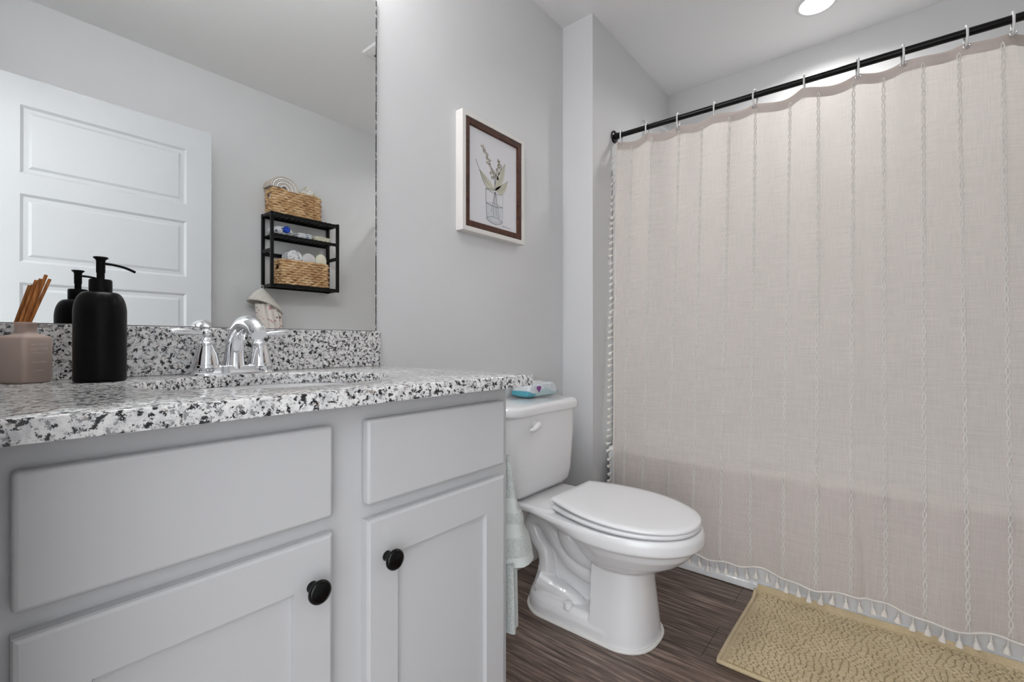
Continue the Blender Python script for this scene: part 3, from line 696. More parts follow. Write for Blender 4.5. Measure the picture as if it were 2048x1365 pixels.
# caulk line
pts = []
for k in range(29):
    a = -pi/2+pi*k/28; pts.append((TX+0.124*math.copysign(abs(sin(a))**0.8, sin(a)), 0.697-(0.697-0.576)*abs(cos(a))**0.8, 0.003))
for k in range(25):
    a = pi*k/24; pts.append((TX+0.125*cos(a), 0.935+0.118*sin(a), 0.003))
MB().tube(pts, 0.0055, 8, closed=True).build('caulk_bead', M['caulk'], to)

# pack of wipes on the tank lid
wx, wy, wz = 1.535, 1.148, 0.7222
wp = thing('wipes_pack', (wx, wy, wz), 'teal and white pack of wipes lying on the toilet tank lid', 'wipes')
m = MB(); L2, W2, H = 0.098, 0.046, 0.058
def wring(t):
    x = -L2+2*L2*t; e = min(1, sin(pi*min(max(t, 0.0), 1))*3.2) if 0 < t < 1 else 0.0
    k = max(0.06, e**0.5); out = []
    for j in range(24):
        a = 2*pi*j/24; cy = W2*math.copysign(abs(cos(a))**0.45, cos(a))*(0.88+0.12*k); cz = H/2*math.copysign(abs(sin(a))**0.55, sin(a))*k
        wob = 0.0012*sin(40*t+5*a)
        out.append((x, cy+wob, H/2*(0.35+0.65*k)+cz*1.0+wob if k < 1 else H/2+cz+wob*0.5))
    return out
rr = [wring(t) for t in (0.0, 0.03, 0.07, 0.12, 0.2, 0.3, 0.4, 0.5, 0.6, 0.7, 0.8, 0.88, 0.93, 0.97, 1.0)]
zmin = min(p[2] for r in rr for p in r)
th = radians(-3)
rr = [[(p[0]*cos(th)-p[1]*sin(th), p[0]*sin(th)+p[1]*cos(th), max(p[2]-zmin, 0)) for p in r] for r in rr]
m.loft([r[::-1] for r in rr])
wf = m.build('film', M['wipes'], wp, ang=60, local=True)
m = MB(); m.loft([rrect(-0.055, 0.03, -0.028, 0.030, H-0.002, 0.014), rrect(-0.054, 0.029, -0.027, 0.029, H+0.0035, 0.014)]); m.build('flip_label', M['white_cloth'], wp, local=True)
hp = []
for k in range(40):
    t = 2*pi*k/40; hx = 16*sin(t)**3; hz = 13*cos(t)-5*cos(2*t)-2*cos(3*t)-cos(4*t); hp.append((hx*0.00075, hz*0.00085))
m = MB(); yy = -W2-0.0012
m.loft([[(-0.035+x, yy+0.004, 0.036+z) for x, z in hp], [(-0.035+x, yy-0.0008, 0.036+z) for x, z in hp]])
m.build('heart_print', M['purple'], wp, local=True)
m = MB()
for x, z, w_ in ((0.045, 0.046, 0.007), (0.052, 0.040, 0.004), (0.064, 0.047, 0.006), (0.070, 0.038, 0.004), (0.072, 0.032, 0.004), (0.020, 0.049, 0.006)): m.box(x, x+w_, yy-0.0006, yy+0.003, z, z+0.0025)
m.build('small_print', M['ink_soft'], wp, local=True)

# ---------------------------------------------------------------- hand towel on a ring at the vanity side
tr = thing('towel_ring', (0.784, 0.80, 0.75), 'chrome towel ring on the vanity side above the sage towel', 'towel ring')
m = MB(); m.lathe([(0.022, 0.7813), (0.022, 0.786), (0.010, 0.790), (0.009, 0.815), (0.003, 0.82)], (0, 0.80, 0.75), 20, axis='x'); m.build('mount', M['chrome'], tr)
MB().tube([(0.812, 0.80+0.075*sin(2*pi*k/32), 0.685+0.072*cos(2*pi*k/32)) for k in range(32)], 0.004, 8, closed=True).build('ring', M['chrome'], tr)
ht = thing('hand_towel', (0.83, 0.80, 0.30), 'pale sage hand towel hanging at the side of the vanity by the toilet', 'towel')
def tring(x0, x1, y0, y1, z, wob, n=44, ph=0.0):
    out = []
    for k in range(n):
        a = 2*pi*k/n; ca, sa = cos(a), sin(a); w_ = 1+wob*sin(7*a+ph)+wob*0.6*sin(11*a+1.3+ph)
        out.append(((x0+x1)/2+(x1-x0)/2*math.copysign(abs(ca)**0.7, ca)*w_, (y0+y1)/2+(y1-y0)/2*math.copysign(abs(sa)**0.7, sa)*w_, z))
    return out
def tier(name, mat, secs):
    m = MB(); m.loft([tring(*s_) for s_ in secs][::-1]); return m.build(name, mat, ht, ang=70)
# outer leaf: (z, x1)
prof = [(0.690, 0.800), (0.640, 0.818), (0.580, 0.845), (0.535, 0.870), (0.500, 0.890), (0.455, 0.910), (0.425, 0.920)]
def px1(z): return interp([p[0] for p in prof][::-1], [p[1] for p in prof][::-1], z)
def sec(z, ext=0.0, wob=0.02): return (0.7835, px1(z)+ext, 0.665-ext*0.6-(0.69-z)*0.01, 0.93+ext, z, wob)
tier('terry_panel', M['terry'], [sec(0.690), sec(0.64), sec(0.592)])
tier('woven_band', M['terry_band'], [sec(0.592, -0.002), sec(0.575, 0.0), sec(0.572, -0.002), sec(0.565, 0.0), sec(0.562, -0.002), sec(0.556, 0)])
tier('terry_panel', M['terry'], [sec(0.556, 0.003), sec(0.545, 0.004), sec(0.530, 0.003)])
tier('woven_band', M['terry_band'], [sec(0.530, -0.001), sec(0.522, 0.001), sec(0.519, -0.002), sec(0.512, 0.001), sec(0.509, -0.002), sec(0.502, 0.001), sec(0.497, -0.001)])
tier('terry_panel', M['terry'], [sec(0.497, 0.003), sec(0.48, 0.005), sec(0.450, 0.004)])
tier('hem_band', M['terry_band'], [sec(0.450, 0.003, 0.02), sec(0.440, 0.003, 0.022), sec(0.427, 0.004, 0.025)])
m = MB(); m.loft([tring(0.7835, 0.852+0.006*sin(9*z_), 0.668, 0.90, z_, 0.05, 60, z_*4) for z_ in (0.285, 0.29, 0.33, 0.37, 0.41, 0.44)]); m.build('lower_layer', M['terry'], ht, ang=80)

# ---------------------------------------------------------------- bathtub, surround
TU0, TU1, TV0, TV1, TUZ = 1.936, XR-0.0235, YF+0.0235, YA-0.030, 0.462
bt = thing('bathtub', (2.35, 0.28, 0), 'white alcove bathtub behind the shower curtain', 'bathtub')
m = MB()
prof = [(TU0+0.012, 0.0), (TU0, 0.004), (TU0, 0.022), (TU0+0.006, 0.030), (TU0+0.016, 0.036), (TU0+0.014, 0.10), (TU0+0.008, 0.38), (TU0-0.002, 0.425), (TU0-0.004, 0.445), (TU0, 0.457), (TU0+0.010, TUZ)]
m.loft([[(x, TV0, z), (x, TV1, z)] for x, z in prof], False, False, closed=False)
for yy in (TV0, TV1): m.add([(x, yy, z) for x, z in prof]+[(TU0+0.06, yy, TUZ), (TU0+0.06, yy, 0)], [tuple(range(len(prof)+2))])
m.build('apron', M['acrylic'], bt, ang=50)
m = MB(); bx0, bx1, by0, by1 = TU0+0.085, TU1-0.06, TV0+0.10, TV1-0.10
def br_(d, z, r): return rrect(bx0+d, bx1-d, by0+d*1.6, by1-d*1.2, z, r, 8)
out = [(x, y, TUZ) for x, y, z in rrect(TU0+0.009, TU1, TV0, TV1, 0, 0.001, 8)]
m.loft([r[::-1] for r in (out, br_(-0.012, TUZ, 0.14), br_(0, TUZ-0.012, 0.14), br_(0.03, 0.30, 0.13), br_(0.06, 0.13, 0.12), br_(0.10, 0.085, 0.10))], False, True)
m.build('basin', M['acrylic'], bt, ang=50)
sr = thing('tub_surround', (2.35, 0.28, TUZ), 'glossy white three-wall surround panels above the bathtub', 'shower surround')
m = MB(); SZ = 1.785
m.box(XR-0.022, XR-0.0005, YF+0.0225, YA-0.0225, TUZ+0.001, SZ); m.build('back_panel', M['surround'], sr, 0.004)
MB().box(2.03, XR-0.0005, YA-0.022, YA-0.0005, TUZ+0.001, SZ).build('end_panel', M['surround'], sr, 0.004)
MB().box(2.03, XR-0.0005, YF+0.0005, YF+0.022, TUZ+0.001, SZ).build('end_panel', M['surround'], sr, 0.004)
sh = thing('overhead_shower', (2.387, YA, 2.12), 'chrome shower head on the alcove wall behind the curtain rod', 'shower head')
MB().lathe([(0.032, -0.0005), (0.031, -0.006), (0.014, -0.014)][::-1], (2.387, YA, 2.123), 28, axis='y').build('flange', M['chrome'], sh)
MB().tube(smoothpath([(2.387, YA-0.01, 2.123), (2.387, YA-0.07, 2.115), (2.387, YA-0.14, 2.06), (2.387, YA-0.17, 2.025)], 6), 0.0105, 12).build('arm', M['chrome'], sh)
m = MB(); pts = []
d_ = Vector((0, -0.55, -0.83)).normalized(); p0 = Vector((2.387, YA-0.17, 2.025))
m.tube([p0+d_*t for t in (0, 0.02, 0.03, 0.05, 0.065)], [0.012, 0.014, 0.02, 0.036, 0.037], 24); m.build('head', M['chrome'], sh)

# ---------------------------------------------------------------- curtain rod, rings, curtain
RODX0, RODX1, RODZ0, RODZ1 = 2.047, 2.060, 1.945, 1.929
def rodp(y):
    t = (YA-y)/(YA-YF); return (RODX0+(RODX1-RODX0)*t, y, RODZ0+(RODZ1-RODZ0)*t)
cr = thing('curtain_rod', (2.05, 0.28, 1.94), 'black metal shower curtain rod across the tub alcove', 'curtain rod')
MB().tube([rodp(1.03), rodp(0.3), rodp(-0.45)], [0.0115, 0.0120, 0.0128], 24).build('pole', M['black_rod'], cr, ang=60)
for yy, s_ in ((YA, -1), (YF, 1)):
    c = rodp(yy)
    prof = [(0.029, 0.0005), (0.030, 0.004), (0.028, 0.008), (0.021, 0.010), (0.0165, 0.012), (0.0165, 0.020), (0.0145, 0.022), (0.0145, 0.040)]
    P_ = [(r, s_*hh) for r, hh in prof]
    MB().lathe(P_ if s_ > 0 else P_[::-1], c, 32, axis='y').build('end_flange', M['black_rod'], cr, ang=40)

RINGY = [1.012, 0.882, 0.740, 0.587, 0.431, 0.263, 0.101, -0.022, -0.176, -0.279, -0.375, -0.455]
CY_L, CY_R = 1.030, -0.470     # curtain side edges
ZB = 0.093
def topz(y):
    # attachment height, sagging between the rings
    z = rodp(y)[2]-0.040; s_ = 0.0
    for a, b in zip(RINGY[:-1], RINGY[1:]):
        if b <= y <= a:
            t = (y-b)/(a-b); s_ = sin(pi*t)*min(0.02, 0.11*(a-b))
    return z-s_*0.75+0.006
def fold(y, v):
    """x displacement of the cloth; v 0 top .. 1 bottom"""
    ph = 0.0
    a = 0.0085*sin(2*pi*y/0.34+0.6)+0.005*sin(2*pi*y/0.19+2.1)+0.0012*sin(2*pi*y/0.083+0.3)
    # sharper pleat
    a += 0.014*math.exp(-((y-0.075)/0.016)**2)*min(1, v*1.6)
    b = 0.010*sin(2*pi*y/0.155+1.1)+0.006*sin(2*pi*y/0.31+0.2)
    if y < -0.19: b += 0.05*min(1, (-0.19-y)/0.14)*(0.5+0.5*sin(2*pi*(y+0.19)/0.19))*(1-0.5*v)
    return a*(0.5+0.6*v)+b*(1-v)**2*0.8
def curtain(y0, v):
    """y0 nominal position along the rod, v 0..1 down"""
    zt = topz(y0); z = zt+(ZB-zt)*v
    xr = rodp(y0)[0]-0.004
    # hangs from the rod, is pulled out over the tub rim, then drops outside the apron
    zr = 0.455; xo = TU0-0.0052
    if z > zr:
        t = (zt-z)/(zt-zr); x = xr+(xo-xr)*t
    else: x = xo-0.018*min(1, max(0, zr-0.03-z)/0.30)
    # the cloth lies against the rim, so the folds flatten there
    fl = min(1, abs(z-zr)/(0.9 if z > zr else 0.28)); f = fold(y0, v)*(0.10+0.90*fl**0.8); x += f
    y = y0+0.006*sin(2*pi*y0/0.19)*(1-v)
    if y0 > 0.9: y -= (y0-0.9)/0.13*0.045*v
    zz = z+(0.006*sin(2*pi*y0/0.33+0.4)+0.004*sin(2*pi*y0/0.12))*max(0, v-0.9)*10
    return (min(x, TU0-0.0050) if z < 0.5 else x, y, zz)
def cy(u): return CY_L+(CY_R-CY_L)*u
sc_ = thing('shower_curtain', (2.0, 0.28, 0.06), 'pale pink linen shower curtain with braided stripes and tassel fringe', 'shower curtain')
m = MB(); m.grid(lambda u, v: curtain(cy(u), 0.018+v*0.982), 420, 150); m.build('fabric', M['linen'], sc_, ang=180)
m = MB()
def hemfn(u, v):
    p = curtain(cy(u), v*0.0205); return (p[0]-0.0016, p[1], p[2])
m.grid(hemfn, 420, 4); m.grid(lambda u, v: (hemfn(u, v)[0]+0.0032, hemfn(u, v)[1], hemfn(u, v)[2]), 420, 4); m.build('header_hem', M['linen_hem'], sc_, ang=180)
# braided stripes
for yb in [0.958, 0.850, 0.739, 0.632, 0.529, 0.423, 0.314, 0.212, 0.116, 0.025, -0.069, -0.164, -0.252, -0.345, -0.43]:
    m = MB(); N = 330
    for ph in (0, 2*pi):
        P = []
        for k in range(N):
            v = 0.012+0.985*k/(N-1); c = curtain(yb, v); a = 2*pi*(k/5.6)+ph
            P.append((c[0]-0.0022-0.0010*sin(2*a), c[1]+0.0040*sin(a*0.5), c[2]))
        m.tube(P, 0.0021, 6)
    m.build('braid', M['yarn'], sc_, ang=180)
# edge cords
m = MB(); m.tube([(lambda c: (c[0]-0.001, c[1], c[2]-0.001))(curtain(cy(k/260), 1)) for k in range(261)], 0.0034, 6); m.build('edge_cord', M['tassel'], sc_, ang=180)
m = MB(); m.tube([(lambda c: (c[0]-0.001, c[1]+0.001, c[2]))(curtain(CY_L, k/160)) for k in range(161)], 0.0030, 6); m.build('edge_cord', M['tassel'], sc_, ang=180)
# tassels
def tassel_mesh():
    m = MB(); m.lathe([(0.0013, 0.0), (0.0014, -0.014), (0.0034, -0.0165), (0.0036, -0.019), (0.0026, -0.0205), (0.0052, -0.026), (0.0086, -0.034), (0.0102, -0.0405), (0.0080, -0.0412)][::-1], (0, 0, 0), 10)
    return m
t0 = tassel_mesh().build('tassel', M['tassel'], None); first = True
def put_tassel(p, rx, rz, s_=1.0):
    global first
    o = t0 if first else t0.copy()
    if not first: COL.objects.link(o)
    first = False; o.parent = sc_; o.location = Vector(p)-sc_.location; o.rotation_euler = (rx, random.uniform(-0.1, 0.1), rz); o.scale = (s_, s_, s_)
nb = 44
for k in range(nb):
    y = CY_L-0.012-(CY_L-CY_R-0.03)*k/(nb-1); c = curtain(y, 1); put_tassel((c[0]-0.002, c[1], c[2]-0.002), random.uniform(-0.12, 0.12), 0)
ns = 54
for k in range(ns):
    c = curtain(CY_L, 0.03+0.95*k/(ns-1)); put_tassel((c[0]-0.001, c[1]+0.001, c[2]), radians(58)+random.uniform(-0.2, 0.2), 0, 0.85)

# rings
def ring_parts(root):
    m = MB(); P = []
    for k in range(29):
        a = -pi*0.42+2*pi*0.92*k/28; P.append((0.0185*cos(a), 0, -0.004+0.0215*sin(a)))
    # hook loop: over the rod and down through the eyelet
    P = smoothpath([(0.004, 0, -0.046), (-0.010, 0, -0.042), (-0.0185, 0, -0.022), (-0.0195, 0, 0.0), (-0.014, 0, 0.015), (0.0, 0, 0.0200), (0.014, 0, 0.015), (0.0195, 0, 0.0), (0.0175, 0, -0.016), (0.013, 0, -0.028)], 4)
    m.tube(P, [0.0034]*len(P), 10, flat=1.0); a = m.build('hook', M['ring'], root, local=True)
    m = MB(); m.tube([(-0.009-0.0008, 0.0075*cos(2*pi*k/16), -0.047+0.0075*sin(2*pi*k/16)) for k in range(16)], 0.0016, 6, closed=True); m.build('eyelet', M['steel'], root, local=True)
names = ['end flange by the alcove wall', 'wall end']
ORD = ['first', 'second', 'third', 'fourth', 'fifth', 'sixth', 'seventh', 'eighth', 'ninth', 'tenth', 'eleventh', 'twelfth']
for k, y in enumerate(RINGY):
    lb = 'white plastic curtain ring on the black rod, %s from the alcove wall flange' % ORD[k]
    if k == 0: r0 = thing('curtain_ring', rodp(y), lb, 'curtain ring', 'rings on the curtain rod'); ring_parts(r0); rr0 = r0
    else:
        rr0 = dup(r0); rr0.location = rodp(y); rr0['label'] = lb
    rr0.rotation_euler = (0, 0, random.uniform(-0.25, 0.25))
# liner behind
m = MB()
def liner(u, v):
    y = 1.043+(-0.46-1.043)*u; zt = topz(min(y, 1.01))-0.012; z = zt+(0.30-zt)*v; x = rodp(y)[0]+0.012+0.05*v+0.006*sin(2*pi*y/0.17+0.5)+0.003*sin(2*pi*y/0.06)
    return (x, y, z)
m.grid(liner, 260, 60); tag(m.build('shower_liner', M['liner'], None, ang=180), 'clear vinyl shower liner hanging behind the linen curtain', 'shower liner')

# ---------------------------------------------------------------- bath mat
bm_ = thing('bath_mat', (1.68, 0.0, 0), 'tan nubby bath mat on the dark floor beside the tub', 'bath mat')
MX0, MX1, MY0, MY1 = 1.434, 1.932, 0.402, -0.40
m = MB()
rq = random.Random(5)
def curl(u): return 0.030*(max(0, u-0.955)/0.045)**2
def wave(x, y): return 0.0022*max(0, sin(11*x+5*y))+0.0015*max(0, sin(23*y+3))
def mz(u, v):
    x = MX0+(MX1-MX0)*u; y = MY0+(MY1-MY0)*v; c = curl(u)/0.03
    return (x-0.004*c, y+0.002*sin(9*x), 0.0065+curl(u)+wave(x, y)*min(1, min(u, v)*12))
m.grid(mz, 60, 90)
m.add([(MX0, MY0, 0.001), (MX1, MY0, 0.001), (MX1, MY1, 0.001), (MX0, MY1, 0.001)], [(0, 1, 2, 3)])
k0 = [mz(i/59, 0) for i in range(60)]; m.add([p for q in k0 for p in (q, (q[0], q[1], 0.001))], [(2*i, 2*i+1, 2*i+3, 2*i+2) for i in range(59)])
k1 = [mz(0, j/89) for j in range(90)]; m.add([p for q in k1 for p in (q, (q[0], q[1], 0.001))], [(2*j, 2*j+2, 2*j+3, 2*j+1) for j in range(89)])
# the woven nubs: short rows of rounded loops running along the tub
RW = 0.0108; nrow = int((MX1-MX0-0.020)/RW)
for i in range(nrow):
    xc = MX0+0.014+RW*(i+0.5); y = MY0-0.012-rq.random()*0.012
    while y > MY1+0.01:
        ln = rq.uniform(0.012, 0.022); y1 = max(MY1, y-ln); yc = (y+y1)/2; hy = (y-y1)/2*(rq.uniform(0.91, 0.985) if rq.random() < 0.85 else rq.uniform(0.78, 0.88)); hx = RW*rq.uniform(0.455, 0.50)
        u = (xc-MX0)/(MX1-MX0); v = (MY0-yc)/(MY0-MY1); bx, by, bz = mz(u, v); h = rq.uniform(0.0060, 0.0072)
        rings = []
        for d, zz in ((1.0, -0.001), (1.0, 0.45), (0.86, 0.80), (0.55, 1.0)):
            rings.append([(bx+hx*d*math.copysign(abs(cos(2*pi*k/10))**0.6, cos(2*pi*k/10))+rq.uniform(-0.0003, 0.0003), by+hy*(d*0.3+0.7*(d**0.5))*math.copysign(abs(sin(2*pi*k/10))**0.6, sin(2*pi*k/10)), bz+h*zz) for k in range(10)])
        m.loft(rings, False, True); y = y1
m.build('pile', M['mat'], bm_, ang=75)
pts = [(MX0, MY1, 0.008)]+[(MX0-0.001, MY0+(MY1-MY0)*(1-k/40), 0.008) for k in range(41)]+[(MX0+(MX1-MX0-0.03)*k/30, MY0+0.001+0.002*sin(9*(MX0+(MX1-MX0)*k/30)), 0.008+0.02*(max(0, k/30-0.9)/0.1)**2) for k in range(1, 31)]
MB().tube(pts[1:], 0.0062, 8).build('binding', M['mat'], bm_, ang=180)

# ---------------------------------------------------------------- wall shelf on the front wall (seen in the mirror)
ws = thing('wall_shelf', (1.376, -0.42, 1.27), 'black slatted three-tier wall shelf, seen in the mirror', 'shelf')
hx0, hx1, hyb, hyf = 1.163, 1.589, YF+0.0005, -0.352
pw = 0.017
for x in (hx0, hx1-pw):
    for y in (hyb, hyf-pw): MB().box(x, x+pw, y, y+pw, 1.268, 1.708).build('post', M['black_wood'], ws, 0.0015)
    MB().box(x+0.002, x+pw-0.002, hyb+pw, hyf-pw, 1.474, 1.494).build('side_rail', M['black_wood'], ws)
    MB().box(x+0.002, x+pw-0.002, hyb+pw, hyf-pw, 1.690, 1.706).build('side_rail', M['black_wood'], ws)
    MB().box(x+0.002, x+pw-0.002, hyb+pw, hyf-pw, 1.270, 1.286).build('side_rail', M['black_wood'], ws)
MB().box(hx0+pw, hx1-pw, hyb+0.002, hyb+0.014, 1.462, 1.484).build('back_rail', M['black_wood'], ws)
for z in (1.690, 1.568, 1.274):
    m = MB(); m.box(hx0+pw*0.6, hx1-pw*0.6, hyf-0.014, hyf-0.002, z-0.004, z+0.012); m.box(hx0+pw*0.6, hx1-pw*0.6, hyb+0.002, hyb+0.014, z-0.004, z+0.012)
    nsl = 13; sw = (hx1-hx0-2*pw)/nsl
    for k in range(nsl): m.box(hx0+pw+sw*k+0.0045, hx0+pw+sw*(k+1)-0.0045, hyb+0.003, hyf-0.003, z+0.006, z+0.0145)
    m.build('slatted_shelf', M['black_wood'], ws)

def basket(x0, x1, y0, y1, z0, h, label):
    b = thing('wicker_basket', ((x0+x1)/2, (y0+y1)/2, z0), label, 'basket', 'woven baskets on the wall shelf')
    m = MB(); nr = 10; sr_ = h/nr
    per = [(x, y) for x, y, z in rrect(x0+0.006, x1-0.006, y0+0.006, y1-0.006, 0, 0.012, 3)]
    dense = []; tot = 0
    for i in range(len(per)):
        a = Vector(per[i]); c = Vector(per[(i+1) % len(per)]); n = max(1, int((c-a).length/0.007))
        for k in range(n): dense.append(a.lerp(c, k/n))
    N = len(dense); cxm, cym = (x0+x1)/2, (y0+y1)/2
    for r in range(nr):
        z = z0+0.001+sr_*(r+0.5); P = []
        for k in range(N):
            p = dense[k]; a = dense[k-1]; c = dense[(k+1) % N]; t = (c-a); nrm = Vector((t.y, -t.x)).normalized() if t.length > 0 else Vector((0, 0))
            w_ = 0.0042*sin(2*pi*(k*0.007)/0.042+pi*(r % 2)); dz = 0.0018*sin(2*pi*(k*0.007)/0.063+r*1.7)
            P.append((p.x+nrm.x*w_, p.y+nrm.y*w_, z+dz))
        hole = [k for k in range(N) if abs(dense[k].y-cym) < 0.026 and dense[k].x < x0+0.02] if r in (6, 7) else []
        if hole:
            s0 = hole[-1]+1; Q = [P[(s0+k) % N] for k in range(N-len(hole))]; m.tube(Q, sr_*0.57, 7)
        else: m.tube(P, sr_*0.57, 7, closed=True)
    m.build('weave', M['wicker'], b, ang=80)
    m = MB(); m.loft([rrect(x0+0.012, x1-0.012, y0+0.012, y1-0.012, z0+0.003, 0.008), rrect(x0+0.011, x1-0.011, y0+0.011, y1-0.011, z0+0.012, 0.008)]); m.build('bottom', M['wicker'], b)
    return b
basket(1.178, 1.478, -0.478, -0.366, 1.7055, 0.150, 'woven basket on top of the black shelf, holding folded cloths')
basket(1.226, 1.530, -0.478, -0.368, 1.2895, 0.152, 'woven basket on the bottom tier of the black shelf, holding rolled cloths')

def folded(name, x0, x1, y0, y1, z0, h, mat, label, cat='cloth', layers=3, group=None, bulge=0.004, tilt=0.0):
    m = MB()
    for k in range(layers):
        za = z0+h*k/layers; zb = z0+h*(k+1)/layers-0.0006; d = 0.002*(k % 2)
        def L(dd, z): return [(x, y, z+tilt*(x-x0)+bulge*sin(pi*(x-x0)/(x1-x0))*((k+1)/layers)) for x, y, _ in rrect(x0+dd+d, x1-dd-d, y0+dd, y1-dd, 0, min(0.012, (y1-y0)/3), 4)]
        e = min(0.004, (zb-za)/3)
        m.loft([L(e, za), L(0, za+e), L(0, zb-e), L(e, zb)])
    return tag(m.build(name, mat, None, ang=60), label, cat, group)
def roll(name, c, r, ylen, mat, label, group, sq=1.0):
    m = MB(); n = 26
    for k in range(1): 
        rings = []
        for (rs_, yy) in ((0.72, 0), (0.97, 0.004), (1.0, 0.012), (1.0, ylen-0.012), (0.97, ylen-0.004), (0.7, ylen)):
            rings.append([(c[0]+r*rs_*cos(2*pi*j/n)*(1+0.03*sin(3*2*pi*j/n)), c[1]-yy, c[2]+r*rs_*sq*sin(2*pi*j/n)) for j in range(n)])
        m.loft(rings)
    # spiral seam on the front end
    P = []
    for j in range(46):
        a = j*0.42; q = r*0.68*(1-j/50); P.append((c[0]+q*cos(a), c[1]-ylen-0.0005, c[2]+q*sq*sin(a)))
    m.tube(P, 0.0024, 5)
    return tag(m.build(name, mat, None, ang=60), label, 'cloth', group)
# cloths in the top basket
m = MB()
def dome(u, v, r0, off):
    a = pi*u; x = 1.252+(0.076-off)*-cos(a); z = 1.846+(0.074-off*0.9)*sin(a)**0.8+0.010*(1-u); return (x-0.012*(1-u)*1.0, -0.465+0.105*v, z)
for k, mt in ((0, 0), (1, 1), (2, 0), (3, 1), (4, 0), (5, 1)):
    m.mi = mt; off = 0.011*k
    m.grid(lambda u, v: dome(u, v, 0, off), 26, 5)
    m.grid(lambda u, v: dome(u, v, 0, off+0.0085), 26, 5)
    for vv in (0, 1):
        P = [dome(i/25, vv, 0, off) for i in range(26)]; Q = [dome(i/25, vv, 0, off+0.0085) for i in range(26)]
        m.add([p for a_, b_ in zip(P, Q) for p in (a_, b_)], [(2*i, 2*i+1, 2*i+3, 2*i+2) for i in range(25)])
tag(m.build('folded_cloth', [M['tan_cloth'], M['white_cloth']], None, ang=60), 'beige folded cloth arching out of the top basket', 'cloth', 'cloths in the top basket')
folded('folded_cloth', 1.19, 1.325, -0.462, -0.382, 1.778, 0.062, M["grey_cloth"], 'grey cloth tucked under the beige one in the top basket', group='cloths in the top basket')
m = MB()
def heap(u, v):
    x = 1.335+0.125*u; y = -0.460+0.085*v; s_ = sin(pi*min(1, max(0, u)))**0.7*(0.5+0.5*sin(pi*v)); return (x, y, 1.845+0.082*s_*(0.80+0.20*sin(9*u+2))+0.004*sin(20*v+12*u))
m.grid(heap, 26, 16); 
m.add([(1.335, -0.46, 1.80), (1.46, -0.46, 1.80), (1.46, -0.375, 1.80), (1.335, -0.375, 1.80)], [(3, 2, 1, 0)])
b4 = [(0, v/15) for v in range(16)]
for edge in ([(i/25, 0) for i in range(26)], [(i/25, 1) for i in range(26)], [(0, j/15) for j in range(16)], [(1, j/15) for j in range(16)]):
    P = [heap(*e) for e in edge]; m.add([p for q in P for p in (q, (q[0], q[1], 1.80))], [(2*i, 2*i+1, 2*i+3, 2*i+2) for i in range(len(P)-1)])
tag(m.build('crumpled_cloth', M['yellow_cloth'], None, ang=60), 'white cloth with yellow print heaped at the end of the top basket', 'cloth', 'cloths in the top basket')
# rolls in the bottom basket
roll('rolled_cloth', (1.318, -0.385, 1.462), 0.046, 0.085, M['dotted_cloth'], 'rolled white cloth with dark print in the bottom basket', 'rolled cloths in the bottom basket', 0.95)
bpy.data.objects[-1] if False else None
roll('rolled_cloth', (1.408, -0.388, 1.456), 0.044, 0.083, M['grey_cloth'], 'rolled plain grey cloth in the middle of the bottom basket', 'rolled cloths in the bottom basket', 1.0)
roll('rolled_cloth', (1.487, -0.386, 1.458), 0.036, 0.083, M['cream_cloth'], 'rolled pale yellow cloth at the far end of the bottom basket', 'rolled cloths in the bottom basket', 1.3)
# things on the middle tier
MZ = 1.568+0.0148
folded('folded_cloth', 1.332, 1.425, -0.462, -0.376, MZ, 0.030, M['striped_cloth'], 'folded white and grey cloth in the middle of the shelf tier', group='folded cloths on the middle tier')
folded('folded_cloth', 1.437, 1.548, -0.462, -0.376, MZ, 0.028, M['cream_cloth'], 'folded pale yellow cloth at the end of the middle tier', group='folded cloths on the middle tier', layers=4)
pk = thing('wipes_pouch', (1.235, -0.42, MZ), 'white pouch with a blue cap on the middle shelf tier', 'pouch')
m = MB()
def pr_(t):
    x = 1.186+0.115*t; k = max(0.08, sin(pi*t)**0.35) if 0 < t < 1 else 0.08
    return [(x, -0.420+0.040*math.copysign(abs(cos(2*pi*j/18))**0.5, cos(2*pi*j/18)), MZ+0.028+0.028*k*math.copysign(abs(sin(2*pi*j/18))**0.6, sin(2*pi*j/18))) for j in range(18)]
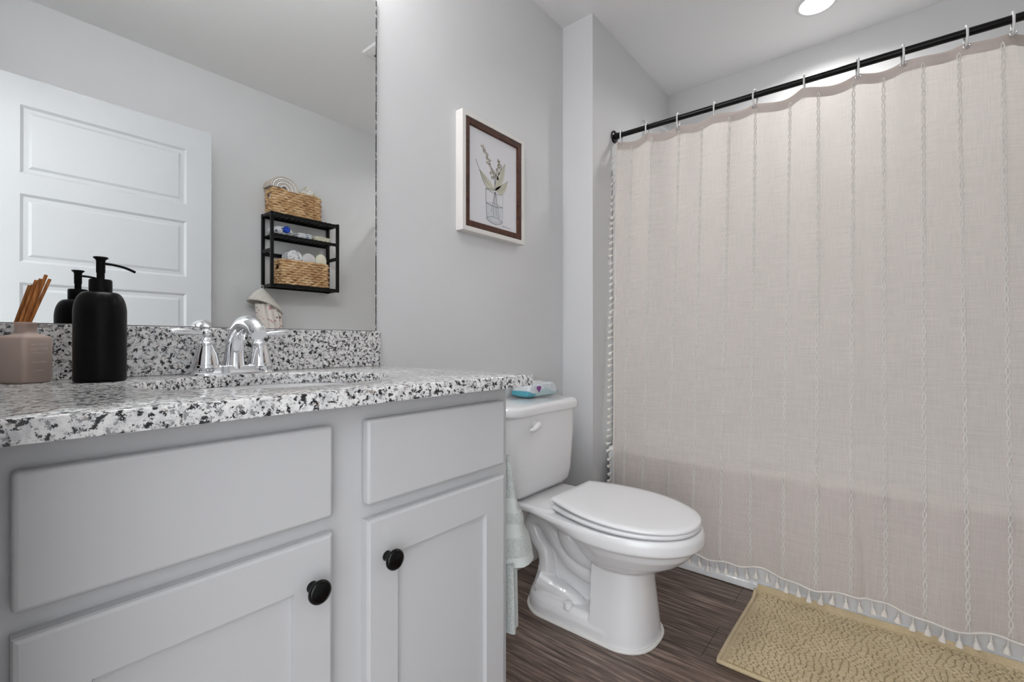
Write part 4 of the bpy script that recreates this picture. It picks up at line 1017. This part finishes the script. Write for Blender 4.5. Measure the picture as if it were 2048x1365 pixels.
m.loft([pr_(t)[::-1] for t in (0, 0.04, 0.1, 0.25, 0.5, 0.75, 0.9, 0.96, 1.0)]); m.build('pouch', M['dotted_cloth'], pk)
MB().lathe([(0.020, 0.0), (0.020, 0.010), (0.016, 0.016), (0.004, 0.018)], (1.262, -0.379, MZ+0.034), 22, axis='y').build('cap', M['blue'], pk)

# ---------------------------------------------------------------- hooded towel hanging below the shelf
hw = thing('hooded_towel', (1.165, -0.44, 1.25), 'cream hooded towel with floral lining hanging from the shelf corner', 'towel')
apex = Vector((1.146, -0.425, 1.262))
m = MB()
def hood(u, v):
    # u around the opening (front half visible), v from apex to rim
    a = 2*pi*u
    rim = Vector((1.166+0.100*cos(a), -0.434+0.048*sin(a), 1.160-0.036*cos(a)+0.014*sin(a)-0.004*cos(2*a)))
    p = apex.lerp(rim, v); p.z += 0.012*sin(pi*v); return tuple(p)
m.grid(hood, 49, 14)
def hood2(u, v):
    p = Vector(hood(u, v)); c = Vector((1.163, -0.432, p.z)); d_ = (p-c); return tuple(c+d_*(0.90 if v > 0.2 else 0.9)+Vector((0, 0, -0.004)))
m.grid(lambda u, v: hood2(1-u, v), 49, 14)
m.tube([tuple((Vector(hood(k/48, 1))+Vector(hood2(k/48, 1)))*0.5) for k in range(48)], 0.0062, 8, closed=True)
m.build('hood', M['hood'], hw, ang=80)
m = MB(); rings = []
for z, sx_, dx in ((1.170, 0.058, 0.010), (1.12, 0.066, 0.020), (1.06, 0.062, 0.032), (1.0, 0.056, 0.040), (0.90, 0.058, 0.042), (0.80, 0.060, 0.042)):
    rings.append([(1.165+dx+sx_*cos(2*pi*k/72)*(1+0.10*sin(11*2*pi*k/72+z*3)), -0.436+0.032*sin(2*pi*k/72)*(1+0.22*sin(11*2*pi*k/72+z*3)), z) for k in range(72)])
m.loft(rings[::-1]); m.build('body', M['floral_cloth'], hw, ang=80)
MB().tube([tuple(apex+Vector((0.006*sin(2*pi*k/14), -0.004, 0.006+0.012*cos(2*pi*k/14)))) for k in range(14)], 0.0018, 6, closed=True).build('hanging_loop', M['hood'], hw)
